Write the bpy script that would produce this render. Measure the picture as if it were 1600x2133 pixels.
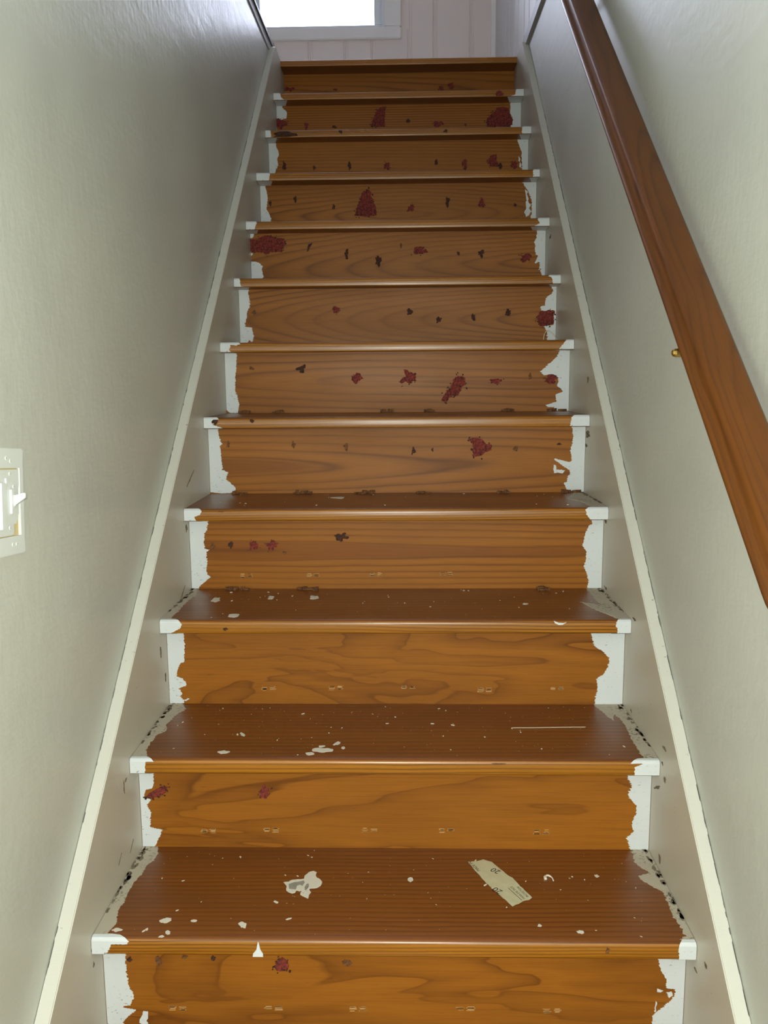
import bpy, bmesh, math, random
from mathutils import Vector, Matrix, noise
from mathutils.geometry import tessellate_polygon

for o in list(bpy.data.objects):
    bpy.data.objects.remove(o, do_unlink=True)
SC_ = bpy.context.scene
COL = SC_.collection
random.seed(7)

# ---------------------------------------------------------------- camera
cam_d = bpy.data.cameras.new('camera')
cam_d.sensor_fit = 'HORIZONTAL'; cam_d.sensor_width = 36.0
cam_d.lens = 1800.0 * 36.0 / 1600.0
cam_d.clip_start = 0.02
cam = bpy.data.objects.new('camera', cam_d); COL.objects.link(cam)
CX, CY, CZ = 0.0269, -1.2356, 1.0668
cam.matrix_world = Matrix(((0.9996, 0.0037, 0.0263, CX), (0.0254, 0.1522, -0.988, CY), (-0.0077, 0.9883, 0.152, CZ), (0, 0, 0, 1)))
SC_.camera = cam

# ---------------------------------------------------------------- sky, flash, window light, exposure
world = bpy.data.worlds.new('overcast_sky'); SC_.world = world; world.use_nodes = True
bg = world.node_tree.nodes['Background']
bg.inputs[0].default_value = (0.74, 0.80, 1.0, 1); bg.inputs[1].default_value = 4.8

fl_d = bpy.data.lights.new('phone_flash', 'POINT'); fl_d.energy = 17.5; fl_d.color = (0.96, 1.0, 0.93); fl_d.shadow_soft_size = 0.006
fl = bpy.data.objects.new('phone_flash', fl_d); COL.objects.link(fl); fl.location = (CX - 0.022, CY - 0.004, CZ + 0.014)

po_d = bpy.data.lights.new('window_portal', 'AREA'); po_d.shape = 'RECTANGLE'; po_d.size = 0.70; po_d.size_y = 1.4
po = bpy.data.objects.new('window_portal', po_d); COL.objects.link(po); po.location = (-0.44, 3.72, 3.6)
po.rotation_euler = (math.radians(-90), 0, 0); po_d.cycles.is_portal = True

SC_.view_settings.view_transform = 'Standard'; SC_.view_settings.look = 'None'
SC_.view_settings.exposure = 1.85; SC_.view_settings.gamma = 1.0
SC_.view_settings.use_curve_mapping = False

# ---------------------------------------------------------------- measured tables (metres, on the board faces)
G = 0.2244; R = 0.195; SL = R / G; HW = 0.4751; XW = 0.4975
OV={1: 0.045, 2: 0.047, 3: 0.046, 4: 0.043, 5: 0.045, 6: 0.055, 7: 0.068, 8: 0.072, 9: 0.072, 10: 0.07, 11: 0.072, 12: 0.095}
ZT={1: 0.1965, 2: 0.393, 3: 0.587, 4: 0.781, 5: 0.976, 6: 1.167, 7: 1.3605, 8: 1.559, 9: 1.7545, 10: 1.951, 11: 2.1455, 12: 2.338}
TH={1: 0.0275, 2: 0.0275, 3: 0.0275, 4: 0.0275, 5: 0.0275, 6: 0.026, 7: 0.0255, 8: 0.026, 9: 0.026, 10: 0.026, 11: 0.026, 12: 0.0235}
RL={11: [(-0.4489, 2.1178), (-0.4525, 2.1124), (-0.4387, 2.1033), (-0.4332, 2.09), (-0.4371, 2.0724), (-0.4465, 2.0725), (-0.4655, 2.0651), (-0.4728, 2.0552), (-0.4778, 2.0442), (-0.4792, 2.0353)], 10: [(-0.4472, 1.9236), (-0.4464, 1.911), (-0.4391, 1.8963), (-0.4373, 1.8816), (-0.4453, 1.8691), (-0.4403, 1.8501), (-0.4473, 1.8376), (-0.4521, 1.825)], 9: [(-0.4576, 1.7265), (-0.4528, 1.7136), (-0.4493, 1.6917), (-0.4508, 1.6738), (-0.4546, 1.652), (-0.4466, 1.6379), (-0.4418, 1.6239), (-0.439, 1.6119)], 8: [(-0.4609, 1.5294), (-0.466, 1.521), (-0.4758, 1.5174), (-0.4779, 1.495), (-0.4778, 1.4725), (-0.4646, 1.4723), (-0.4726, 1.4649), (-0.4742, 1.4461), (-0.4634, 1.446), (-0.4479, 1.4421), (-0.4366, 1.4306), (-0.4407, 1.4212), (-0.4381, 1.4099), (-0.4346, 1.3976)], 7: [(-0.444, 1.3325), (-0.4454, 1.322), (-0.4417, 1.3008), (-0.4434, 1.284), (-0.4514, 1.2692), (-0.4532, 1.248), (-0.458, 1.2353), (-0.4583, 1.2258), (-0.4387, 1.2234), (-0.433, 1.1967), (-0.4367, 1.1818), (-0.4411, 1.1808), (-0.4475, 1.1873), (-0.4586, 1.1809)], 6: [(-0.4403, 1.1348), (-0.4419, 1.1152), (-0.4436, 1.0956), (-0.4461, 1.0798), (-0.448, 1.0561), (-0.4475, 1.0403), (-0.4421, 1.0204), (-0.4388, 0.9985), (-0.4413, 0.9846), (-0.4408, 0.9686), (-0.45, 0.9666), (-0.464, 0.9707), (-0.4746, 0.9848)], 5: [(-0.4499, 0.9369), (-0.446, 0.9187), (-0.4384, 0.9072), (-0.4454, 0.9027), (-0.4439, 0.8799), (-0.4424, 0.8592), (-0.4408, 0.8409), (-0.4283, 0.8362), (-0.4335, 0.8178), (-0.4223, 0.8085), (-0.409, 0.7946), (-0.4116, 0.7853), (-0.4281, 0.7761), (-0.4512, 0.7774), (-0.4717, 0.7844)], 4: [(-0.4288, 0.7448), (-0.4323, 0.7354), (-0.4393, 0.7165), (-0.4422, 0.6953), (-0.4406, 0.6826), (-0.4303, 0.6794), (-0.4368, 0.6741), (-0.4365, 0.6529), (-0.4384, 0.6315), (-0.4367, 0.6208), (-0.4285, 0.6154), (-0.4427, 0.6037), (-0.4536, 0.5951), (-0.4593, 0.5844)], 3: [(-0.4387, 0.5451), (-0.4385, 0.5267), (-0.4384, 0.5062), (-0.4403, 0.4857), (-0.4495, 0.4795), (-0.4562, 0.465), (-0.4577, 0.4526), (-0.4459, 0.4485), (-0.4374, 0.4361), (-0.4406, 0.4319), (-0.4538, 0.4267), (-0.4473, 0.4153), (-0.4516, 0.409), (-0.444, 0.4007), (-0.4443, 0.3923), (-0.4525, 0.3881)], 2: [(-0.4466, 0.342), (-0.4475, 0.3235), (-0.4503, 0.3136), (-0.4622, 0.3111), (-0.4653, 0.2961), (-0.4538, 0.2912), (-0.4625, 0.2812), (-0.4551, 0.2638), (-0.4568, 0.2538), (-0.4588, 0.2362), (-0.4495, 0.2337), (-0.4355, 0.2313), (-0.4434, 0.2136), (-0.4514, 0.1946)], 1: [(-0.4353, 0.1305), (-0.4384, 0.1125), (-0.4365, 0.0899), (-0.4342, 0.074), (-0.4293, 0.0695), (-0.4279, 0.0558), (-0.4334, 0.0489), (-0.4326, 0.0443), (-0.4452, 0.043), (-0.4454, 0.0396), (-0.4248, 0.0353), (-0.4335, 0.0283), (-0.4444, 0.0189), (-0.4504, 0.005)]}
RR={11: [(0.4329, 2.1176), (0.4331, 2.099), (0.4322, 2.0814), (0.4394, 2.0682), (0.4442, 2.0549), (0.4398, 2.0418), (0.4352, 2.033)], 10: [(0.4338, 1.9235), (0.4384, 1.911), (0.4463, 1.8922), (0.452, 1.8797), (0.45, 1.8672), (0.4525, 1.8463), (0.4529, 1.8233)], 9: [(0.4272, 1.7267), (0.4419, 1.7059), (0.4503, 1.692), (0.4589, 1.6683), (0.4598, 1.6228), (0.4558, 1.6149)], 8: [(0.4466, 1.5289), (0.4451, 1.5086), (0.4377, 1.4957), (0.4426, 1.49), (0.4409, 1.4771), (0.4441, 1.4584), (0.4519, 1.4546), (0.4445, 1.4398), (0.4427, 1.4304), (0.4551, 1.4359), (0.4582, 1.4265), (0.4547, 1.4097), (0.4613, 1.4153), (0.4605, 1.4059), (0.4636, 1.3974)], 7: [(0.459, 1.3337), (0.4646, 1.3232), (0.4605, 1.3139), (0.4458, 1.3046), (0.4418, 1.2921), (0.441, 1.2795), (0.4282, 1.2776), (0.4295, 1.266), (0.4424, 1.2638), (0.4658, 1.2667), (0.4682, 1.2562), (0.4679, 1.2225), (0.439, 1.2196), (0.4479, 1.2037), (0.4505, 1.1825)], 6: [(0.4456, 1.138), (0.4391, 1.1236), (0.4198, 1.1062), (0.3947, 1.084), (0.4047, 1.0742), (0.4205, 1.075), (0.4403, 1.069), (0.4455, 1.0572), (0.4408, 1.0445), (0.4529, 1.0366), (0.458, 1.0297), (0.4384, 1.021), (0.4387, 1.0102), (0.4418, 1.0023), (0.4123, 0.9926), (0.4164, 0.9876), (0.4362, 0.9865), (0.4316, 0.9727)], 5: [(0.4409, 0.9449), (0.4437, 0.9247), (0.442, 0.9021), (0.438, 0.8841), (0.4417, 0.8705), (0.4408, 0.8592), (0.4364, 0.8569), (0.4001, 0.8662), (0.3979, 0.8635), (0.4231, 0.8456), (0.438, 0.8364), (0.4383, 0.825), (0.4328, 0.8205), (0.4308, 0.8068), (0.4241, 0.8046), (0.429, 0.7908), (0.4337, 0.7816)], 4: [(0.445, 0.747), (0.4493, 0.7366), (0.4423, 0.7345), (0.4346, 0.7179), (0.4283, 0.6866), (0.4378, 0.674), (0.4364, 0.6509), (0.4327, 0.6382), (0.4392, 0.6234), (0.4439, 0.6043), (0.4424, 0.5852)], 3: [(0.4031, 0.5491), (0.4063, 0.539), (0.4137, 0.5188), (0.4315, 0.5067), (0.4435, 0.4945), (0.4431, 0.4763), (0.4349, 0.4599), (0.4177, 0.4477), (0.422, 0.4354), (0.4214, 0.421), (0.417, 0.4046), (0.4174, 0.3922)], 2: [(0.4428, 0.346), (0.4317, 0.3399), (0.4379, 0.3229), (0.4329, 0.3033), (0.4496, 0.2838), (0.4491, 0.2666), (0.4417, 0.2493), (0.4457, 0.2344), (0.4336, 0.2195), (0.44, 0.1996)], 1: [(0.4258, 0.1332), (0.4319, 0.131), (0.4365, 0.1156), (0.4451, 0.1023), (0.4447, 0.0867), (0.4538, 0.0846), (0.4599, 0.0846), (0.4593, 0.0735), (0.449, 0.0576), (0.4373, 0.0485), (0.4256, 0.037), (0.4244, 0.0166)]}
NL={11: [(-0.4483, 2.1462), (-0.4442, 2.1278), (-0.434, 2.1212)], 10: [(-0.4555, 1.9476), (-0.4539, 1.9262), (-0.4454, 1.9241)], 9: [(-0.4279, 1.7562), (-0.4326, 1.7322)], 8: [(-0.4399, 1.5585), (-0.4482, 1.5333)], 7: [(-0.4572, 1.3596), (-0.4548, 1.3371), (-0.4411, 1.337)], 6: [(-0.4188, 1.1666), (-0.4307, 1.159), (-0.4462, 1.1611), (-0.4497, 1.1468), (-0.445, 1.142)], 5: [(-0.4364, 0.9761), (-0.4527, 0.9585), (-0.4273, 0.9506)], 4: [(-0.4339, 0.7807), (-0.4375, 0.7684), (-0.4509, 0.7633), (-0.4471, 0.7562)], 3: [(-0.4319, 0.5866), (-0.4293, 0.5787), (-0.4326, 0.5708), (-0.4522, 0.5639)], 2: [(-0.4308, 0.3942), (-0.4457, 0.3887), (-0.4461, 0.3815), (-0.4476, 0.367)], 1: [(-0.4146, 0.1926), (-0.4168, 0.1872), (-0.4427, 0.187), (-0.4514, 0.1728)]}
NR={11: [(0.4442, 2.1462), (0.4434, 2.1259), (0.4254, 2.123)], 10: [(0.4426, 1.9498), (0.4408, 1.9316), (0.4441, 1.9275)], 9: [(0.4521, 1.752), (0.4525, 1.7301)], 8: [(0.4372, 1.5587), (0.444, 1.5425), (0.4283, 1.5355)], 7: [(0.4379, 1.3603), (0.4484, 1.3531), (0.4519, 1.3369)], 6: [(0.4516, 1.1665), (0.4349, 1.1449)], 5: [(0.4317, 0.9737), (0.4268, 0.9496)], 4: [(0.4241, 0.7794), (0.4265, 0.7662), (0.4346, 0.7581)], 3: [(0.4449, 0.5882), (0.4476, 0.5648)], 2: [(0.4227, 0.3958), (0.4245, 0.3923), (0.4477, 0.3941), (0.4299, 0.3816), (0.4303, 0.37)], 1: [(0.447, 0.1983), (0.4481, 0.1728)]}
TL={1: [(-0.4461, 0.2616), (-0.4389, 0.2445), (-0.4397, 0.2235), (-0.4475, 0.211), (-0.4481, 0.1829), (-0.4531, 0.1558), (-0.4558, 0.1295), (-0.4529, 0.1007), (-0.4553, 0.0695), (-0.4475, 0.043), (-0.4492, 0.0268), (-0.4529, 0.0141), (-0.4496, -0.0014)], 2: [(-0.4477, 0.4771), (-0.4318, 0.4616), (-0.4448, 0.4359), (-0.4513, 0.3821), (-0.4423, 0.3496), (-0.4551, 0.336), (-0.4576, 0.3008), (-0.4553, 0.2629), (-0.4463, 0.2387)], 3: [(-0.4643, 0.6916), (-0.4513, 0.6738), (-0.4493, 0.6477), (-0.458, 0.5977), (-0.4543, 0.5195), (-0.4564, 0.4757), (-0.4517, 0.4615)]}
TR={1: [(0.4427, 0.2681), (0.4428, 0.2596), (0.4376, 0.2303), (0.4457, 0.2102), (0.4568, 0.1946), (0.4344, 0.1846), (0.443, 0.16), (0.4623, 0.1381), (0.4623, 0.1096), (0.4583, 0.0688), (0.4643, 0.0366), (0.4623, 0.0179), (0.4516, 0.0086)], 2: [(0.4146, 0.4822), (0.4276, 0.4365), (0.4359, 0.4072), (0.4439, 0.4415), (0.452, 0.4122), (0.4514, 0.3652), (0.4487, 0.3121), (0.4487, 0.2463), (0.4485, 0.2365)], 3: [(0.4379, 0.6867), (0.44, 0.6563), (0.4393, 0.5861), (0.4371, 0.5665), (0.4195, 0.5783), (0.4027, 0.5903), (0.4197, 0.5321), (0.4349, 0.4953), (0.4512, 0.4669)], 4: [(0.4516, 0.8949), (0.4124, 0.815), (0.4351, 0.7685), (0.4383, 0.7033)]}
IS=[(9, [(0.4357, 1.706), (0.4461, 1.696), (0.4422, 1.6882), (0.4496, 1.6723), (0.4467, 1.6645), (0.4571, 1.6545), (0.4512, 1.6427), (0.4586, 1.6327), (0.4496, 1.619), (0.4414, 1.6141), (0.4339, 1.631), (0.441, 1.6409), (0.4404, 1.6725)]), (5, [(0.396, 0.8503), (0.4028, 0.848), (0.403, 0.8389), (0.4267, 0.8365), (0.4191, 0.8274), (0.41, 0.8297), (0.3987, 0.8298)]), (1, [(-0.4124, 0.0331), (-0.4051, 0.0332), (-0.4071, 0.0148), (-0.4096, 0.0056), (-0.4197, 0.0124), (-0.4182, 0.0216)]), (10, [(0.4406, 1.911), (0.4494, 1.9005), (0.4473, 1.8964), (0.4418, 1.9027)]), (10, [(0.4402, 1.8673), (0.4458, 1.8568), (0.4438, 1.8464), (0.4393, 1.8528)]), (10, [(0.446, 1.8464), (0.4505, 1.8338), (0.4474, 1.8255), (0.4418, 1.8339)]), (3, [(-0.444, 0.4007), (-0.4327, 0.4049), (-0.4338, 0.4028), (-0.4421, 0.3982)]), (1, [(0.4318, 0.0843), (0.44, 0.0811), (0.4361, 0.0776), (0.432, 0.0798)]), (1, [(0.4461, 0.0778), (0.454, 0.0801), (0.4563, 0.0734), (0.4505, 0.0689)]), (1, [(0.4297, 0.0619), (0.4317, 0.0608), (0.4295, 0.0416), (0.428, 0.0438)])]
RP=[(12, -0.4531, 2.258, 0.024, 0.0084, 'r', 0), (12, -0.2616, 2.2531, 0.008, 0.0056, 'r', 0), (12, 0.1734, 2.252, 0.0139, 0.0084, 'r', 0), (12, 0.215, 2.2607, 0.0119, 0.0131, 'r', 0), (11, -0.4587, 2.0541, 0.0188, 0.0177, 'r', 0), (11, -0.3594, 2.0456, 0.0085, 0.0132, 'r', 0), (11, 0.0393, 2.0574, 0.0075, 0.0088, 'd', 0), (11, 0.1549, 2.045, 0.0186, 0.0123, 'r', 0), (11, -0.2488, 2.0386, 0.0094, 0.0053, 'd', 0), (11, 0.2611, 2.04, 0.0046, 0.0053, 'd', 0), (10, -0.4192, 1.8439, 0.008, 0.0144, 'd', 0), (10, -0.3078, 1.8357, 0.0053, 0.0067, 'd', 0), (10, -0.1787, 1.8407, 0.0062, 0.0143, 'd', 0), (10, -0.0412, 1.8388, 0.0097, 0.0143, 'r', 0), (10, 0.1399, 1.8481, 0.0053, 0.0109, 'd', 0), (10, 0.2435, 1.8399, 0.0088, 0.0142, 'r', 0), (10, 0.3468, 1.847, 0.021, 0.0201, 'r', 0), (10, 0.3732, 1.8331, 0.007, 0.0101, 'd', 0), (10, 0.4239, 1.8359, 0.0131, 0.0142, 'r', 0), (9, -0.4407, 1.6694, 0.0049, 0.008, 'd', 0), (9, -0.3539, 1.681, 0.0066, 0.0103, 'd', 0), (9, -0.2216, 1.6555, 0.0058, 0.0087, 'd', 0), (9, 0.0435, 1.6474, 0.0116, 0.0111, 'r', 0), (9, 0.1705, 1.6679, 0.0058, 0.0159, 'd', 0), (9, 0.2891, 1.6633, 0.009, 0.0182, 'r', 0), (9, 0.4025, 1.654, 0.0049, 0.0063, 'd', 0), (8, -0.2847, 1.492, 0.0062, 0.0135, 'd', -0.5), (8, -0.1656, 1.4667, 0.0086, 0.0143, 'd', 0), (8, -0.062, 1.4431, 0.0085, 0.0165, 'd', 0), (8, 0.0126, 1.4901, 0.0039, 0.0075, 'b', 0), (8, 0.0711, 1.473, 0.0209, 0.0127, 'r', 0), (8, 0.1961, 1.4642, 0.0046, 0.0068, 'd', 0), (8, 0.2685, 1.4633, 0.0123, 0.0111, 'd', 0), (8, 0.4117, 1.4484, 0.0184, 0.0134, 'r', 0), (7, -0.4291, 1.2677, 0.0065, 0.0057, 'b', 0), (7, -0.183, 1.2724, 0.0108, 0.0091, 'r', 0), (7, 0.0372, 1.2646, 0.0079, 0.0091, 'd', 0), (7, 0.1234, 1.2399, 0.0086, 0.0092, 'd', 0), (7, 0.2281, 1.2502, 0.0072, 0.0105, 'd', 0), (7, 0.3325, 1.2604, 0.0114, 0.0091, 'd', 0), (6, -0.2624, 1.0956, 0.0119, 0.0091, 'd', 0.5), (6, -0.3995, 1.0979, 0.006, 0.0052, 'b', 0), (6, -0.1101, 1.0695, 0.0179, 0.0131, 'r', -0.5), (6, 0.0331, 1.071, 0.0238, 0.0183, 'r', 0), (6, 0.2695, 1.0588, 0.0151, 0.0091, 'r', 0), (6, 0.3667, 1.0697, 0.0046, 0.0078, 'b', 0), (6, 0.4259, 1.0615, 0.0171, 0.0117, 'r', 0), (5, -0.4238, 0.906, 0.0055, 0.0072, 'b', 0), (5, -0.2592, 0.9038, 0.0055, 0.0079, 'b', 0), (5, -0.1256, 0.8982, 0.0067, 0.0084, 'b', 0), (5, 0.044, 0.8863, 0.0054, 0.0079, 'd', 0), (5, 0.0924, 0.8897, 0.003, 0.0036, 'd', 0), (5, 0.302, 0.8921, 0.0066, 0.0066, 'b', 0), (5, 0.4098, 0.9023, 0.0054, 0.003, 'd', 0), (4, -0.4209, 0.6888, 0.0056, 0.0068, 'b', 0), (4, -0.3806, 0.6921, 0.005, 0.0085, 'd', 0), (4, -0.3284, 0.6885, 0.0095, 0.0096, 'r', 0), (4, -0.2839, 0.6885, 0.0117, 0.0101, 'r', 0.5), (4, -0.1227, 0.7093, 0.0149, 0.0101, 'd', 0), (4, -0.2555, 0.6725, 0.0045, 0.0029, 'b', 0), (2, -0.2403, 0.3063, 0.0117, 0.0119, 'r', 0), (1, -0.0741, 0.1256, 0.0086, 0.0056, 'b', -0.3), (1, -0.2923, 0.131, 0.0055, 0.0039, 'd', 0), (1, -0.3837, 0.1248, 0.0048, 0.0095, 'b', 0), (1, -0.4313, 0.127, 0.0039, 0.0043, 'd', 0), (1, -0.3397, 0.1331, 0.0048, 0.0034, 'b', 0)]
RPP=[(11, [(-0.1083, 2.0383), (-0.0968, 2.0717), (-0.0835, 2.1015), (-0.061, 2.1117), (-0.0498, 2.108), (-0.0539, 2.0711), (-0.0522, 2.0375)], 'r'), (11, [(0.3429, 2.0317), (0.3408, 2.0564), (0.3536, 2.0738), (0.3738, 2.0876), (0.3792, 2.1015), (0.4051, 2.1029), (0.4274, 2.0973), (0.4333, 2.0726), (0.4409, 2.055), (0.443, 2.0408), (0.4283, 2.0305)], 'r'), (9, [(-0.149, 1.6243), (-0.1419, 1.6561), (-0.1301, 1.6718), (-0.1248, 1.7002), (-0.1065, 1.7126), (-0.0917, 1.7045), (-0.0936, 1.684), (-0.0821, 1.6712), (-0.0757, 1.6473), (-0.0726, 1.625), (-0.0975, 1.6221)], 'r'), (8, [(-0.4783, 1.5182), (-0.4536, 1.5134), (-0.433, 1.5266), (-0.4066, 1.5263), (-0.3835, 1.5171), (-0.3649, 1.5169), (-0.3639, 1.4944), (-0.3769, 1.4736), (-0.4002, 1.4769), (-0.4269, 1.4667), (-0.4391, 1.4758), (-0.475, 1.4762)], 'r'), (7, [(0.421, 1.2609), (0.4337, 1.2636), (0.4551, 1.2662), (0.4679, 1.2633), (0.4688, 1.2268), (0.4488, 1.2228), (0.4275, 1.2188), (0.42, 1.2357)], 'r'), (6, [(0.1231, 1.0047), (0.131, 1.0231), (0.1482, 1.0413), (0.1573, 1.0648), (0.1705, 1.0752), (0.189, 1.0711), (0.1904, 1.0554), (0.1786, 1.0359), (0.1708, 1.0202), (0.1509, 1.0177), (0.1377, 1.0046)], 'r'), (5, [(0.1827, 0.9169), (0.1995, 0.9192), (0.2188, 0.9155), (0.2261, 0.9034), (0.2417, 0.9021), (0.2395, 0.8876), (0.2239, 0.8817), (0.2155, 0.8757), (0.1975, 0.8697), (0.1925, 0.8855), (0.1936, 0.9)], 'r'), (2, [(-0.4656, 0.2936), (-0.4578, 0.3042), (-0.4439, 0.311), (-0.4318, 0.3187), (-0.421, 0.3187), (-0.4252, 0.3063), (-0.4354, 0.3005), (-0.4511, 0.2937)], 'r'), (1, [(-0.1923, 0.1174), (-0.1881, 0.1287), (-0.1793, 0.134), (-0.17, 0.1289), (-0.1671, 0.1186), (-0.1704, 0.1133), (-0.1784, 0.1089), (-0.1886, 0.1097)], 'r')]
FP=[(10, -0.4105, 1.9342, 0.0431, 0.0097, 'd', 0), (10, -0.2037, 1.9426, 0.0069, 0.0057, 'd', 0), (10, 0.1716, 1.9387, 0.0068, 0.0049, 'd', 0), (11, 0.3823, 2.13, 0.0127, 0.0136, 'r', 0), (5, -0.354, 0.9682, 0.0053, 0.0059, 'd', 0), (5, -0.4471, 0.9664, 0.0071, 0.0071, 'd', 0), (4, -0.3906, 0.7772, 0.0055, 0.0033, 'b', 0), (4, 0.2413, 0.7823, 0.0054, 0.0021, 'd', 0), (3, -0.3407, 0.5694, 0.0048, 0.003, 'd', 0), (2, 0.1901, 0.3896, 0.0111, 0.0032, 'b', 0), (1, 0.3375, 0.1838, 0.0033, 0.0041, 'b', 0)]
SC=[(1, -0.3557, 0.0394), (1, -0.196, 0.0406), (1, -0.0571, 0.0415), (1, 0.1204, 0.0446), (1, 0.2616, 0.0429), (2, -0.3478, 0.2288), (2, -0.2298, 0.2314), (2, -0.0448, 0.2326), (2, 0.0987, 0.2326), (2, 0.2755, 0.2308), (3, -0.2641, 0.4266), (3, -0.1227, 0.4279), (3, 0.0282, 0.4292), (3, 0.1884, 0.4242), (3, 0.3378, 0.4276), (4, -0.3463, 0.6182), (4, -0.1909, 0.6202), (4, -0.0451, 0.6211), (4, 0.1179, 0.6219)]
TS=[(1, -0.3691, 0.0474, 0.0094, 0.0069, 0.3), (1, -0.3224, 0.0467, 0.0055, 0.0032, 0.1), (1, -0.2411, 0.0367, 0.0058, 0.0093, 0.6), (1, -0.3564, 0.0154, 0.0046, 0.0054, 0.2), (1, -0.3644, 0.0057, 0.0045, 0.003, 0.2), (1, -0.3927, 0.0234, 0.0027, 0.003, 0), (1, -0.441, 0.0215, 0.0077, 0.0055, 0), (1, 0.0309, 0.1676, 0.0051, 0.0073, 0), (1, 0.3598, 0.1837, 0.005, 0.0038, -0.6), (1, 0.2379, 0.0422, 0.0038, 0.0037, 0), (1, 0.3006, 0.0261, 0.006, 0.0049, 0), (1, -0.196, 0.0995, 0.0053, 0.0027, -0.6), (1, -0.168, 0.054, 0.0051, 0.0019, 0.5), (2, -0.3111, 0.2549, 0.0119, 0.0082, 0.1), (2, -0.2908, 0.3351, 0.0041, 0.0102, 0.5), (2, -0.1286, 0.2647, 0.0177, 0.0114, 0), (2, -0.1518, 0.25, 0.0079, 0.0061, 0), (2, -0.1053, 0.2945, 0.0063, 0.0097, -0.5), (2, -0.0922, 0.2753, 0.0044, 0.0053, 0), (2, -0.1328, 0.2813, 0.0063, 0.0043, 0), (3, -0.3308, 0.4864, 0.0119, 0.0146, 0), (3, -0.1794, 0.6322, 0.0129, 0.0171, 0.1), (3, -0.276, 0.6327, 0.0075, 0.0171, 0), (3, -0.3952, 0.6121, 0.0107, 0.021, 0), (3, 0.2815, 0.5764, 0.0072, 0.006, 0), (4, -0.1399, 0.852, 0.0176, 0.013, 0)]
BIG=[(-0.1914, 0.1571), (-0.1827, 0.159), (-0.1761, 0.1646), (-0.1678, 0.166), (-0.1573, 0.1673), (-0.156, 0.1788), (-0.1492, 0.1902), (-0.1425, 0.1922), (-0.1366, 0.1876), (-0.1371, 0.1772), (-0.135, 0.1725), (-0.1288, 0.1689), (-0.1242, 0.1589), (-0.1247, 0.148), (-0.1312, 0.1407), (-0.1353, 0.1392), (-0.1426, 0.1397), (-0.1441, 0.1343), (-0.1404, 0.1273), (-0.1431, 0.1212), (-0.1424, 0.1103), (-0.1489, 0.1133), (-0.1578, 0.121), (-0.1569, 0.1333), (-0.1603, 0.1311), (-0.1662, 0.1328), (-0.1669, 0.1261), (-0.1719, 0.1246), (-0.1786, 0.1286), (-0.1833, 0.1329), (-0.184, 0.1454)]
BIGD=[(-0.1816, 0.1508), (-0.1729, 0.1564), (-0.1616, 0.1593), (-0.1567, 0.1621), (-0.1539, 0.1566), (-0.1569, 0.1457), (-0.1615, 0.1493), (-0.1663, 0.1456), (-0.167, 0.1349), (-0.1786, 0.1365)]
BIGD2=[(-0.1523, 0.1422), (-0.1502, 0.1512), (-0.1467, 0.1531), (-0.1454, 0.1441), (-0.1483, 0.1351), (-0.1512, 0.1333)]
TAPE=[(0.136, 0.2256), (0.1527, 0.2283), (0.1643, 0.2346), (0.1789, 0.2254), (0.1865, 0.213), (0.1919, 0.2024), (0.1962, 0.1955), (0.2039, 0.1816), (0.2109, 0.1742), (0.2157, 0.1619), (0.2217, 0.1486), (0.2282, 0.1343), (0.2367, 0.1169), (0.2303, 0.1099), (0.2203, 0.1064), (0.218, 0.1045), (0.2125, 0.0983), (0.2061, 0.096), (0.2008, 0.0908), (0.1895, 0.1105), (0.1746, 0.1384), (0.1603, 0.1649), (0.1534, 0.1835), (0.1441, 0.2026)]
TXT=[('MADE IN', [(0.1563, 0.1981), (0.1414, 0.2257)]), ('20', [(0.193, 0.195), (0.1807, 0.2062)]), ('20', [(0.19, 0.1343), (0.1782, 0.1466)]), ('WEAR EYE, FACE', [(0.225, 0.1128), (0.2064, 0.1484)]), ('PROTECTION', [(0.2319, 0.1185), (0.2178, 0.1481)])]
UL=[(0.1995, 0.1435), (0.2184, 0.1075)]
SMR=[(0.9145, 0.9278, 0.0263, 0.0072, 0.0), (0.9337, 0.899, 0.0159, 0.0036, 0.0), (1.5495, 1.4984, 0.0136, 0.0065, 0.0), (0.2337, 0.339, 0.018, 0.0029, -0.5), (0.1946, 0.3718, 0.0052, 0.0048, 0.0), (-0.0393, 0.1896, 0.0058, 0.0032, 0.0), (0.0013, 0.1514, 0.0076, 0.0021, 0.0), (0.2121, 0.3947, 0.0053, 0.0029, 0.0), (0.6975, 0.7472, 0.0071, 0.0052, 0.0), (0.2023, 0.4259, 0.0105, 0.0029, 0.0), (0.4278, 0.595, 0.0102, 0.0028, 0.0), (0.6769, 0.597, 0.0117, 0.0032, 0.0), (0.4273, 0.4066, 0.0061, 0.0028, 0.0), (0.2019, 0.2185, 0.0053, 0.0058, -0.4), (0.9328, 1.0625, 0.008, 0.0072, 0.0)]
SML=[(0.1884, 0.3568, 0.0035, 0.0104, 0.0), (0.2003, 0.3646, 0.0053, 0.0029, 0.0), (0.6334, 0.5958, 0.0183, 0.0025, 0.5), (0.691, 0.735, 0.0071, 0.009, 0.0), (0.4484, 0.519, 0.0031, 0.0112, 0.0), (0.4739, 0.459, 0.0031, 0.0091, 0.0), (0.2138, 0.2327, 0.0142, 0.001, 0.6), (0.1488, 0.243, 0.0135, 0.0009, 0.6), (0.0029, 0.1773, 0.0045, 0.005, 0.0), (0.0043, 0.1469, 0.003, 0.0041, 0.0), (0.7395, 0.8393, 0.0338, 0.002, 0.4)]

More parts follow.
